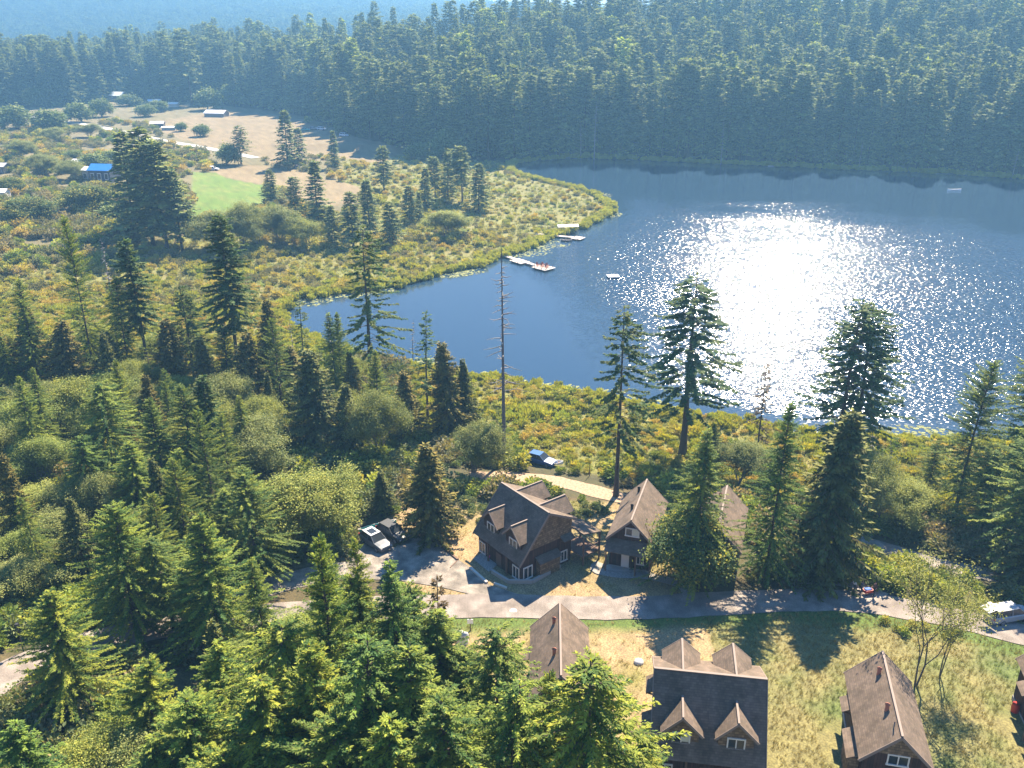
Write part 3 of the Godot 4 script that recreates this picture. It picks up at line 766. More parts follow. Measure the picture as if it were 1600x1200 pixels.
# broadleaf tree 10 m high: forked limbs with leaf clumps at their ends
func broadleaf(sd: int, o: Dictionary) -> Array:
	rng.seed = sd
	var tr := MB.new()
	var cr := MB.new()
	var ends := []
	for k in o.get("stems", 1):
		var d: Vector3 = Vector3(rng.randf_range(-1, 1), 0, rng.randf_range(-1, 1)).normalized() * (o.get("lean", 0.12) if k or o.get("stems", 1) > 1 else 0.03) + Vector3.UP
		grow(tr, Vector3(rng.randf_range(-0.3, 0.3) * k, 0, rng.randf_range(-0.3, 0.3) * k), d.normalized(), o.get("first", 3.0), o.get("girth", 0.2), o.get("depth", 4), ends, o.get("bark", Color(0.16, 0.14, 0.12)), o.get("spread", 0.7))
	var A: Color = o.a
	var B: Color = o.b
	var sz: float = o.get("size", 0.3)
	var cl: float = o.get("clump", 0.8)
	for e in ends:
		if e.y < o.get("from", 2.0): continue
		if rng.randf() < o.get("thin", 0.0): continue
		var tint := A.lerp(B, pow(rng.randf(), o.get("bias", 1.5)))
		var c2: float = cl * rng.randf_range(0.6, 1.3)
		for i in o.get("leaves", 22):
			var p: Vector3 = e + Vector3(rng.randfn(0, 0.5), rng.randfn(0, 0.38), rng.randfn(0, 0.5)) * c2
			var d := Vector3(rng.randf_range(-1, 1), rng.randf_range(-0.8, 0.4), rng.randf_range(-1, 1)).normalized()
			var w := d.cross(Vector3(rng.randf_range(-0.7, 0.7), 1, rng.randf_range(-0.7, 0.7))).normalized()
			var l := sz * rng.randf_range(0.7, 1.3)
			cr.leaf(p, d * l, w * l * 0.36, jit(tint, 0.2))
	return [tr.mesh(), cr.mesh()]

func bush(sd: int, A: Color, B: Color, n: int, sz: float, spike := 0.0) -> ArrayMesh:
	rng.seed = sd
	var mb := MB.new()
	var lobes := []
	for k in 7: lobes.append([Vector3(rng.randf_range(-0.55, 0.55), rng.randf_range(0.25, 0.75), rng.randf_range(-0.55, 0.55)), rng.randf_range(0.3, 0.5), A.lerp(B, rng.randf())])
	for i in n:
		var l: Array = lobes[rng.randi() % 7]
		var d := Vector3(rng.randfn(0, 1), rng.randfn(0.25, 0.9), rng.randfn(0, 1)).normalized()
		var p: Vector3 = l[0] + d * l[1] * pow(rng.randf(), 0.4)
		if p.y < 0.02: p.y = rng.randf_range(0.0, 0.25)
		var o := (d + Vector3(rng.randf_range(-0.8, 0.8), rng.randf_range(-0.4, 0.6) + spike, rng.randf_range(-0.8, 0.8))).normalized()
		var w := o.cross(Vector3(rng.randf_range(-1, 1), 0.6, rng.randf_range(-1, 1))).normalized()
		var s := sz * rng.randf_range(0.7, 1.4)
		mb.leaf(p, o * s, w * s * (0.36 - 0.2 * minf(1.0, spike)), jit(l[2], 0.22))
	return mb.mesh()

func tuft(sd: int, n: int) -> ArrayMesh:
	rng.seed = sd
	var mb := MB.new()
	for i in n:
		var a := rng.randf() * TAU
		var p := Vector3(rng.randf_range(-0.3, 0.3), 0, rng.randf_range(-0.3, 0.3))
		var d := Vector3(cos(a) * 0.5, rng.randf_range(0.6, 1.2), sin(a) * 0.5)
		mb.tri(p - Vector3(-sin(a), 0, cos(a)) * 0.05, p + Vector3(-sin(a), 0, cos(a)) * 0.05, p + d, jit(Color(1, 1, 1), 0.2))
	return mb.mesh()

func snag(sd: int, H: float, pale := 1.0) -> Array:
	rng.seed = sd
	var tr := MB.new()
	var bark := Color(0.12, 0.105, 0.1) * pale
	var pts := trunk_pts(H, 0.5)
	var rad := []
	for i in 9: rad.append(lerpf(H * 0.0105, H * 0.0018, pow(i / 8.0, 0.9)))
	tr.tube(pts, rad, 8, bark)
	tr.tube([pts[8], pts[8] + Vector3(0.1, H * 0.02, 0)], [H * 0.0018, 0.01], 6, bark)
	var out := [tr.mesh()]
	var y := H * 0.36
	while y < H * 0.95:
		var t := y / H
		for k in 1 + rng.randi() % 3:
			var az := rng.randf() * TAU
			var L := rng.randf_range(0.4, 1.0) * H * 0.13 * (1.25 - t)
			var s := on_trunk(pts, H, y)
			var m := s + Vector3(cos(az), rng.randf_range(-0.35, 0.15), sin(az)) * L * 0.55
			var e := m + Vector3(cos(az + 0.3), rng.randf_range(-0.5, 0.4), sin(az + 0.3)) * L * 0.5
			var br := MB.new()
			br.tube([s, m, e], [0.085, 0.055, 0.02], 4, jit(Color(0.22, 0.2, 0.185), 0.2))
			if rng.randf() < 0.5: br.tube([m, m + Vector3(cos(az - 0.9), rng.randf_range(-0.2, 0.5), sin(az - 0.9)) * L * 0.35], [0.03, 0.008], 4, Color(0.22, 0.2, 0.185))
			out.append(br.mesh())
		y += rng.randf_range(0.3, 0.8)
	return out

var KIT := {}
func make_kit() -> void:
	var ga := Color(0.065, 0.14, 0.022)
	var gb := Color(0.41, 0.43, 0.05)
	for k in 8:
		KIT["fir%d" % k] = conifer(100 + k, 22.0, [5.6, 6.2, 5.2, 5.8, 6.4, 5.4, 6.0, 5.7][k], {"a": ga, "b": gb, "cb": [0.1, 0.06, 0.14, 0.08, 0.1, 0.22, 0.05, 0.16][k], "el0": [-0.2, -0.35, -0.1, -0.25, -0.15, -0.3, -0.05, -0.4][k], "el1": [0.55, 0.4, 0.7, 0.5, 0.6, 0.3, 0.75, 0.45][k], "side": [0.0, 0.15, 0.2, 0.0, 0.12, 0.3, 0.1, 0.2][k], "low": [0.75, 0.9, 0.55, 0.8, 0.7, 0.5, 0.95, 0.6][k], "step": 0.15, "dy": 0.36, "whorl": 6, "size": 0.31, "fat": 0.19, "droop": [0.2, 0.32, 0.16, 0.26, 0.2, 0.4, 0.14, 0.3][k], "gap": [0.14, 0.1, 0.25, 0.16, 0.2, 0.3, 0.12, 0.24][k], "sprays": 5, "taper": [0.72, 0.85, 0.58, 0.75, 0.66, 0.5, 0.9, 0.6][k], "bend": [0.4, 0.2, 0.9, 0.5, 0.3, 1.2, 0.2, 0.7][k]})
	for k in 2:
		KIT["firt%d" % k] = conifer(120 + k, 28.0, 4.2, {"a": ga, "b": Color(0.2, 0.22, 0.05), "cb": 0.4, "step": 0.24, "dy": 0.42, "whorl": 5, "size": 0.6, "droop": 0.3, "gap": 0.25, "sprays": 5, "taper": 0.55, "low": 0.5, "girth": 0.34})
		KIT["firs%d" % k] = conifer(130 + k, 28.0, 4.6, {"a": ga, "b": Color(0.2, 0.21, 0.05), "cb": 0.3, "step": 0.25, "dy": 0.55, "whorl": 4, "size": 0.55, "droop": 0.42, "el0": 0.05, "el1": 0.35, "gap": 0.22, "sprays": 5, "taper": 0.5, "low": 0.55, "hang": 0.15, "bare": 0.3, "side": 0.3, "girth": 0.34})
		KIT["thin%d" % k] = conifer(140 + k, 18.0, 2.2, {"a": ga, "b": Color(0.2, 0.22, 0.06), "cb": 0.25, "step": 0.32, "dy": 0.5, "whorl": 3, "size": 0.5, "droop": 0.3, "gap": 0.35, "sprays": 4, "taper": 0.6, "low": 0.5})
	KIT["thinb0"] = conifer(150, 16.0, 2.0, {"a": Color(0.10, 0.07, 0.03), "b": Color(0.22, 0.13, 0.05), "cb": 0.15, "step": 0.32, "dy": 0.5, "whorl": 3, "size": 0.5, "droop": 0.3, "gap": 0.35, "sprays": 3, "taper": 0.7})
	for k in 3:
		KIT["ced%d" % k] = conifer(160 + k, 16.0, 3.6, {"a": Color(0.06, 0.09, 0.022), "b": Color(0.24, 0.23, 0.045), "cb": 0.03, "step": 0.24, "dy": 0.28, "whorl": 5, "size": 0.5, "droop": 0.5, "el0": -0.05, "el1": 0.5, "gap": 0.06, "sprays": 5, "taper": [0.85, 0.75, 0.95][k], "hang": 0.45, "fat": 0.24, "low": 0.9, "bark": Color(0.13, 0.085, 0.06)})
	for k in 3:
		KIT["ald%d" % k] = broadleaf(200 + k, {"a": Color(0.17, 0.21, 0.045), "b": Color(0.42, 0.42, 0.09), "stems": 4, "lean": 0.4, "first": 3.0, "depth": 4, "girth": 0.13, "leaves": 52, "size": 0.18, "clump": 0.9, "from": 1.2, "spread": 0.55, "thin": 0.1})
	for k in 2:
		KIT["mapg%d" % k] = broadleaf(220 + k, {"a": Color(0.06, 0.11, 0.025), "b": Color(0.22, 0.27, 0.045), "stems": 2, "lean": 0.25, "first": 2.6, "depth": 5, "girth": 0.26, "leaves": 22, "size": 0.28, "clump": 0.95, "from": 1.2, "spread": 0.85})
	KIT["mapy0"] = broadleaf(230, {"a": Color(0.06, 0.11, 0.022), "b": Color(0.55, 0.42, 0.04), "bias": 3.0, "stems": 2, "lean": 0.25, "first": 2.6, "depth": 5, "girth": 0.26, "leaves": 22, "size": 0.3, "clump": 0.95, "from": 0.8, "spread": 0.85})
	for k in 2:
		KIT["young%d" % k] = broadleaf(240 + k, {"a": Color(0.18, 0.2, 0.04), "b": Color(0.36, 0.34, 0.07), "stems": 2, "lean": 0.1, "first": 4.6, "depth": 3, "girth": 0.1, "leaves": 34, "size": 0.17, "clump": 1.0, "from": 4.0, "spread": 0.42, "bark": Color(0.1, 0.085, 0.07)})
	for k in 8:
		KIT["far%d" % k] = conifer(300 + k, 24.0, [3.6, 4.4, 2.8, 3.9, 4.9, 3.3, 4.2, 3.7][k], {"a": Color(0.06, 0.10, 0.03), "b": Color(0.27, 0.30, 0.07), "side": [0.0, 0.2, 0.0, 0.3, 0.1, 0.25, 0.0, 0.15][k], "cb": [0.12, 0.2, 0.1, 0.35, 0.15, 0.28, 0.08, 0.22][k], "step": 0.8, "dy": 0.75, "whorl": 6, "size": 1.1, "droop": 0.25, "gap": 0.06, "sprays": 3, "fat": 0.34, "taper": [0.75, 0.6, 0.95, 0.45, 0.7, 0.4, 1.0, 0.55][k], "limbs": false, "sides": 5})
	KIT["lowround"] = broadleaf(250, {"a": Color(0.09, 0.13, 0.03), "b": Color(0.26, 0.28, 0.06), "stems": 2, "lean": 0.25, "first": 2.6, "depth": 4, "girth": 0.26, "leaves": 7, "size": 0.6, "clump": 1.2, "from": 1.0, "spread": 0.85})
	KIT["tiny"] = conifer(310, 22.0, 4.6, {"a": Color(0.035, 0.06, 0.02), "b": Color(0.08, 0.11, 0.035), "cb": 0.08, "step": 2.4, "dy": 2.6, "whorl": 4, "size": 3.2, "gap": 0.0, "sprays": 2, "fat": 0.5, "limbs": false, "sides": 3})
	mat("bark", Color.WHITE, 0.95)
	mat("far_needles", Color.WHITE, 0.8, true, lin(0.7, 0.7, 0.3))
	var tints := [Color(0.8, 0.88, 0.9), Color(0.62, 0.82, 0.95), Color(1.0, 1.0, 0.8), Color(0.9, 0.98, 0.85)]
	for k in 4:
		var t: Color = tints[k]
		mat("needles%d" % k, Color(t.r, t.g, t.b).linear_to_srgb(), 0.75, true, lin(0.95, 0.92, 0.3))
	var ct := [Color(0.75, 0.8, 0.75), Color(1.0, 0.82, 0.6)]
	for k in 2: mat("fronds%d" % k, Color(ct[k].r, ct[k].g, ct[k].b).linear_to_srgb(), 0.8, true, lin(0.6, 0.56, 0.2))
	var lt := [Color(0.9, 1, 0.9), Color(1.0, 1.0, 0.75), Color(0.8, 0.82, 0.95)]
	for k in 3: mat("leaves%d" % k, Color(lt[k].r, lt[k].g, lt[k].b).linear_to_srgb(), 0.7, true, lin(0.75, 0.72, 0.3))

func plant(called: String, kit: String, leaf_mat: Material, at: Vector3, sx: float, sy: float, turn: float, label: String, category: String, group := "") -> Node3D:
	var t := thing(called, label, category, at, turn, group)
	t.scale = Vector3(sx, sy, sx)
	part("trunk", KIT[kit][0], M.bark, t)
	for k in range(1, KIT[kit].size()): part("branch" if kit.begins_with("snag") else "crown", KIT[kit][k], leaf_mat, t)
	return t

func make_trees() -> void:
	var r := RandomNumberGenerator.new()
	r.seed = 77
	var nk := {"fir": 8, "firt": 2, "firs": 2, "thin": 2, "thinb": 1, "ced": 3, "ald": 3, "mapg": 2, "young": 2}
	var size := {"fir": [22.0, 6.2], "firt": [28.0, 4.2], "firs": [28.0, 4.6], "thin": [18.0, 2.2], "thinb": [16.0, 2.0], "ced": [16.0, 3.6], "ald": [10.5, 4.4], "mapg": [10.5, 5.0], "young": [11.0, 3.6]}
	var count := {}
	for e in TREES:
		var k: String = e[0]
		var at := on_land(e[1], e[2])
		var far: bool = -e[2] > 230.0
		var turn := r.randf() * TAU
		if k == "snag":
			var id := "snag%d" % count.get("snag", 0)
			count["snag"] = count.get("snag", 0) + 1
			KIT[id] = snag(400 + count.snag, e[3], 2.2 if -e[2] > 300.0 else 1.0)
			var q := plant("dead_tree", id, M.bark, at, 1.0, 1.0, turn, e[6], "dead tree", "dead standing trees by the lake")
			if "leaning" in e[6]: q.rotation.z = -0.16
			continue
		var v: int = count.get(k, 0)
		count[k] = v + 1
		var kit := "%s%d" % [k, v % nk[k]]
		if k == "mapg" and e[5] == 2: kit = "mapy0"
		elif k == "mapg" and far: kit = "lowround"
		var lm: Material = M["needles%d" % e[5]] if k in ["fir", "firt", "firs", "thin"] else M.needles0
		var called := "fir_tree"
		var cat := "fir tree"
		if k == "ced":
			lm = M["fronds%d" % e[5]]; called = "cedar_tree"; cat = "cedar tree"
		elif k in ["ald", "young"]:
			lm = M["leaves%d" % e[5]]; called = "alder_tree"; cat = "alder tree"
		elif k == "mapg":
			lm = M.leaves0; called = "maple_tree"; cat = "maple tree"
		var s: Array = size[k]
		if k == "fir" and far:
			kit = "far%d" % (v % 8)
			lm = M.far_needles
			s = [24.0, 4.6]
		var sx: float = e[4] * 0.5 / s[1] * ((1.75 if e[2] > -72.0 else 1.65) if k == "fir" else (1.35 if k in ["firt", "firs", "ced"] else 1.05)) * r.randf_range(0.9, 1.12)
		sx = minf(sx, (1.2 if k in ["firt", "thin"] else 1.7) * e[3] / s[0])
		plant(called, kit, lm, at - Vector3(0, 0.15 if k != "mapg" or not far else e[3] * 0.1, 0), sx, e[3] / s[0], turn, e[6], cat)

func make_filler() -> void:
	# smaller trees crowding the wood between those placed one by one
	var r := RandomNumberGenerator.new()
	r.seed = 31
	var taken := []
	for e in TREES: taken.append(Vector2(e[1], e[2]))
	var n := 0
	var tries := 0
	while n < 88 and tries < 6000:
		tries += 1
		var d := r.randf_range(50.0, 148.0)
		var x := r.randf_range(-d * 0.6 - 10.0, -16.0)
		if zone(x, -d) != 2 or paved(x, -d, 2.6) or shore(x, -d) < 5.0: continue
		if x > -32.0 and d > 80.0 and d < 122.0: continue
		if x > -36.0 and x < -24.0 and d > 60.0 and d < 72.0: continue
		if d < 80.0 and x < -27.0: continue
		var q := Vector2(x, -d)
		var free := true
		for p in taken:
			if p.distance_to(q) < 3.2: free = false
		if not free: continue
		taken.append(q)
		n += 1
		var low := d < 78.0
		var k := r.randf()
		var at := on_land(x, -d) - Vector3(0, 0.15, 0)
		var where := "in the wood below the road" if low else ("in the wood by the marsh" if d > 118.0 else "in the wood above the road")
		if k < 0.36:
			var s := r.randf_range(0.5, 0.85)
			plant("fir_tree", "fir%d" % (r.randi() % 8), M["needles%d" % [0, 2, 3][r.randi() % 3]], at, s * r.randf_range(0.85, 1.15), s, r.randf() * TAU, "smaller fir crowded between taller trees " + where, "fir tree", "smaller firs " + where)
		elif k < 0.5:
			var s := r.randf_range(0.5, 0.9)
			plant("cedar_tree", "ced%d" % (r.randi() % 3), M["fronds%d" % (r.randi() % 2)], at, s, s, r.randf() * TAU, "smaller cedar crowded between taller trees " + where, "cedar tree", "smaller cedars " + where)
		else:
			var s := r.randf_range(0.55, 1.0)
			plant("alder_tree", "ald%d" % (r.randi() % 3), M["leaves%d" % (r.randi() % 3)], at, s, s, r.randf() * TAU, "smaller alder crowded between taller trees " + where, "alder tree", "smaller alders " + where)

func make_forest() -> void:
	var r := RandomNumberGenerator.new()
	r.seed = 5
	var spots := []
	var a := -0.68
	while a < 0.7:
		var b := interp(BA, BD, a)
		var D := b + 1.0
		while D < b + 235.0:
			var st := 6.6 + 0.012 * (D - b)
			var x := a * D + r.randf_range(-3.2, 3.2)
			var d := D + r.randf_range(-3.0, 3.0)
			if shore(x, -d) > 1.0: spots.append([D - b, x, -d, r.randf()])
			D += st
		a += 6.4 / (b + 60.0)
	spots.sort_custom(func(p, q): return p[0] < q[0])
	var lots := []
	var cols := []
	for i in 8:
		lots.append([]); cols.append([])
	var n := 0
	var round_x := []
	var round_c := []
	for s in spots:
		var open := false
		for c in CLEARINGS:
			if absf(s[1] - c.x * s[2] / c.y) < 11.0 and s[2] - c.y < 45.0 and s[2] - c.y > -8.0: open = true
		if open: continue
		var at := on_land(s[1], s[2]) - Vector3(0, 0.3, 0)
		var patch := nz.get_noise_2d(s[1] * 1.1 + 900.0, s[2] * 1.1)
		if patch < -0.42 and s[0] > 20.0 and s[3] < 0.6: continue
		var hh := (r.randf_range(0.65, 1.6) + 0.4 * patch) * lerpf(1.1, 1.0, ss(0, 120, s[0]))
		var w := (0.35 + 0.65 * hh) * r.randf_range(1.1, 1.6)
		var v := r.randi() % 8
		var turn := r.randf() * TAU
		var px: float = s[1] / -s[2]
		if s[0] < 24.0 and n < 190 and px < 0.58 and px > -0.5 and s[3] < 0.9:
			n += 1
			var place := "by the brown field" if px < -0.13 else ("behind the marsh" if px < 0.02 else "along the far lake shore")
			plant("fir_tree", "far%d" % v, M.far_needles, at, w, hh, turn, "hazy blue-green fir in the front rank of the forest " + place, "fir tree", "front rank of the forest " + place)
		else:
			if r.randf() < 0.1 + 0.25 * patch:
				round_x.append(Transform3D(Basis(Vector3.UP, turn).scaled(Vector3(1.7, 1.5 + 0.4 * s[3], 1.7)), at))
				var q := r.randf_range(0.8, 1.4)
				round_c.append(Color(q, q, q))
				continue
			lots[v].append(Transform3D(Basis(Vector3.UP, turn).scaled(Vector3(w, hh, w)), at))
			var g := r.randf_range(0.75, 1.15)
			var pale := 1.0 if r.randf() > 0.08 else 1.8
			cols[v].append(Color(g * pale, g * pale, g))
	var j := MB.new()
	for v in 8:
		var m: ArrayMesh = KIT["far%d" % v][1]
		stuff("hill_forest", "dense blue-green fir forest covering the hill beyond the lake", m, M.far_needles, lots[v], cols[v])
	print("forest ", spots.size(), " fronts ", n)
	stuff("hill_forest", "rounded broadleaf crowns scattered through the hill forest", KIT.lowround[1], M.leaves0, round_x, round_c)
	# hazy ridge far away
	var xf := []
	var cc := []
	for i in 13000:
		var D := r.randf_range(1400.0, 2350.0)
		var x := D * r.randf_range(-0.65, 0.25)
		var k := r.randf_range(0.7, 1.2)
		xf.append(Transform3D(Basis(Vector3.UP, r.randf() * TAU).scaled(Vector3(k * 1.3, k, k * 1.3)), on_land(x, -D)))
		var g := r.randf_range(0.7, 1.3)
		cc.append(Color(g, g, g))
	stuff("distant_forest", "hazy forest on the distant ridge", KIT.tiny[1], M.far_needles, xf, cc)

# ---------- buildings ----------
func rows_tex(w: int, h: int, cell_w: int, cell_h: int, gap: int, tones: Array, sd: int, upright := false) -> ImageTexture:
	# courses of shingles or boards too fine to tell apart one by one
	var r := RandomNumberGenerator.new()
	r.seed = sd
	var im := Image.create(w, h, false, Image.FORMAT_RGBA8)
	im.fill(tones[0])
	for j in range(0, h, cell_h):
		var i := -r.randi_range(0, cell_w)
		while i < w:
			var cw := cell_w + r.randi_range(-cell_w / 3, cell_w / 3)
			var t: Color = (tones[1] as Color).lerp(tones[2], r.randf())
			im.fill_rect(Rect2i(maxi(i, 0), j, maxi(1, mini(i + cw, w) - maxi(i, 0) - (gap if upright else 1)), cell_h - (0 if upright else gap)), t)
			i += cw
	return ImageTexture.create_from_image(im)
func skin(called: String, t: Texture2D, metres: float, rough := 0.9) -> StandardMaterial3D:
	var m := mat(called, Color.WHITE, rough)
	m.albedo_texture = t
	m.uv1_scale = Vector3.ONE / metres
	return m
func make_skins() -> void:
	skin("shingles", rows_tex(512, 512, 26, 20, 2, [lin(0.11, 0.076, 0.055), lin(0.16, 0.112, 0.08), lin(0.23, 0.162, 0.115)], 1), 5.0)
	skin("boards", rows_tex(512, 256, 26, 256, 4, [lin(0.02, 0.011, 0.008), lin(0.05, 0.024, 0.017), lin(0.11, 0.05, 0.033)], 2, true), 4.0)
	skin("shakes", rows_tex(512, 512, 30, 34, 4, [lin(0.04, 0.025, 0.015), lin(0.10, 0.065, 0.035), lin(0.26, 0.17, 0.09)], 3), 4.0)
	worn(M.shingles, noise_tex(0.012, Color(0.62, 0.62, 0.58), Color(1, 1, 1), 61), 0.09)
	worn(M.boards, noise_tex(0.012, Color(0.65, 0.65, 0.65), Color(1, 1, 1), 62), 0.12)
	mat("trim", lin(0.62, 0.58, 0.52), 0.7, false)
	mat("barge", lin(0.2, 0.15, 0.12), 0.8, false)
	mat("timber", lin(0.13, 0.075, 0.05), 0.85, false)
	var g := mat("glass", lin(0.03, 0.035, 0.04), 0.12, false)
	g.metallic_specular = 0.5
	mat("pale_pane", lin(0.55, 0.53, 0.42), 0.35, false)  # even pale colour for one pane of a few windows
	mat("footing", lin(0.34, 0.31, 0.27), 0.95, false)
	mat("clay", lin(0.42, 0.15, 0.09), 0.8, false)
	mat("grey_metal", lin(0.16, 0.165, 0.17), 0.5, false)
	mat("black", lin(0.015, 0.015, 0.016), 0.6, false)
func ub() -> MB:
	var m := MB.new()
	m.with_uv = true
	return m
# one roof plane: a b along the upper edge, c d along the lower edge
func plane(mb: MB, a: Vector3, b: Vector3, c: Vector3, d: Vector3, th := 0.16) -> void:
	var n := (b - a).cross(d - a).normalized()
	if n.y < 0: n = -n
	var k := n * -th
	mb.quad(a, b, c, d, Color.WHITE)
	mb.quad(a + k, d + k, c + k, b + k, Color.WHITE)
	mb.quad(a, a + k, b + k, b, Color.WHITE); mb.quad(b, b + k, c + k, c, Color.WHITE)
	mb.quad(c, c + k, d + k, d, Color.WHITE); mb.quad(d, d + k, a + k, a, Color.WHITE)
# a window set on a wall: centre, direction along the wall, outward direction
func window(parent: Node, c: Vector3, x: Vector3, out: Vector3, w: float, h: float, flat := false, glass := "glass") -> void:
	var f := MB.new()
	var t := Basis(x, Vector3.UP, out)
	for e in [[Vector3(0, h / 2, 0), Vector3(w + 0.12, 0.12, 0.1)], [Vector3(0, -h / 2, 0), Vector3(w + 0.2, 0.13, 0.16)], [Vector3(-w / 2, 0, 0), Vector3(0.11, h - 0.12, 0.1)], [Vector3(w / 2, 0, 0), Vector3(0.11, h - 0.12, 0.1)], [Vector3.ZERO, Vector3(0.09, h - 0.12, 0.085)]]:
		f.obox(Transform3D(t, c + t * (e[0] + Vector3(0, 0, 0.04))), e[1], Color.WHITE)
	var wn := part("window", f.mesh(), M.trim, parent)
	for s in [-1, 1]:
		var p := MB.new()
		p.obox(Transform3D(t, c + t * Vector3(s * w * 0.25, 0, 0.02)), Vector3(w * 0.5 - 0.1, h - 0.13, 0.03), Color.WHITE)
		part("pane", p.mesh(), M[glass] if s > 0 else M.glass, parent if flat else wn)
func gable_dormer(t: Node3D, x: float, s: float, z0: float, z1: float, ridge: float, hw: float, drop: float, low: float, one_pale: bool) -> void:
	# a gabled dormer reaching out from the main roof; s: +1 to the front, -1 to the rear
	var w := ub()
	var e := ridge - drop
	w.prism([Vector3(x - hw + 0.3, low, s * (z1 - 0.35)), Vector3(x - hw + 0.3, e + 0.1, s * (z1 - 0.35)), Vector3(x, ridge - 0.2, s * (z1 - 0.35)), Vector3(x + hw - 0.3, e + 0.1, s * (z1 - 0.35)), Vector3(x + hw - 0.3, low, s * (z1 - 0.35))], Vector3(0, 0, -s * (z1 - 0.35 - z0)), Color.WHITE)
	var d := part("dormer", w.mesh(), M.boards if t.position.z < -80.0 else M.shakes, t)
	var r := ub()
	plane(r, Vector3(x, ridge, s * z0), Vector3(x, ridge, s * z1), Vector3(x - hw, e, s * z1), Vector3(x - hw, e, s * z0))
	plane(r, Vector3(x, ridge + 0.004, s * z0), Vector3(x, ridge + 0.004, s * (z1 + 0.003)), Vector3(x + hw, e, s * (z1 + 0.003)), Vector3(x + hw, e, s * z0))
	part("dormer_roof", r.mesh(), M.shingles, d)
	var b := MB.new()
	b.bar(Vector3(x, ridge + 0.03, s * z0), Vector3(x, ridge + 0.03, s * z1), 0.16, 0.05, Color.WHITE)
	for k in [-1.0, 1.0]: b.bar(Vector3(x, ridge - 0.1, s * (z1 + 0.03)), Vector3(x + k * hw, e - 0.1, s * (z1 + 0.03)), 0.05, 0.2, Color.WHITE)
	part("ridge_cap", b.mesh(), M.barge, d)
	window(d, Vector3(x, lerpf(low, e, 0.62) + 0.15, s * (z1 - 0.35)), Vector3(s, 0, 0), Vector3(0, 0, s), 1.3, 1.0, true, "pale_pane" if one_pale else "glass")  # the last argument picks the pale colour for one pane
func lean_to(t: Node3D, s: float, x0: float, z0: float, z1: float, y1: float, depth: float, walled: bool) -> void:
	# a small roof and bay built out from an end wall
	var r := ub()
	plane(r, Vector3(s * x0, y1, z0), Vector3(s * x0, y1, z1), Vector3(s * (x0 + depth), y1 - depth * 0.55, z1), Vector3(s * (x0 + depth), y1 - depth * 0.55, z0), 0.1)
	var l := part("lean_to_roof", r.mesh(), M.shingles, t)
	if walled:
		var w := ub()
		w.box(Vector3(minf(s * x0, s * (x0 + depth - 0.25)), -1.5, z0 + 0.2), Vector3(maxf(s * x0, s * (x0 + depth - 0.25)), y1 - depth * 0.55 - 0.02, z1 - 0.2), Color.WHITE)
		part("bay", w.mesh(), M.shakes, l)
	else:
		for z in [z0 + 0.2, z1 - 0.2]:
			var p := MB.new()
			p.bar(Vector3(s * x0, y1 - depth * 0.9, z), Vector3(s * (x0 + depth - 0.1), y1 - depth * 0.55 - 0.1, z), 0.1, 0.1, Color.WHITE)
			part("bracket", p.mesh(), M.timber, l)
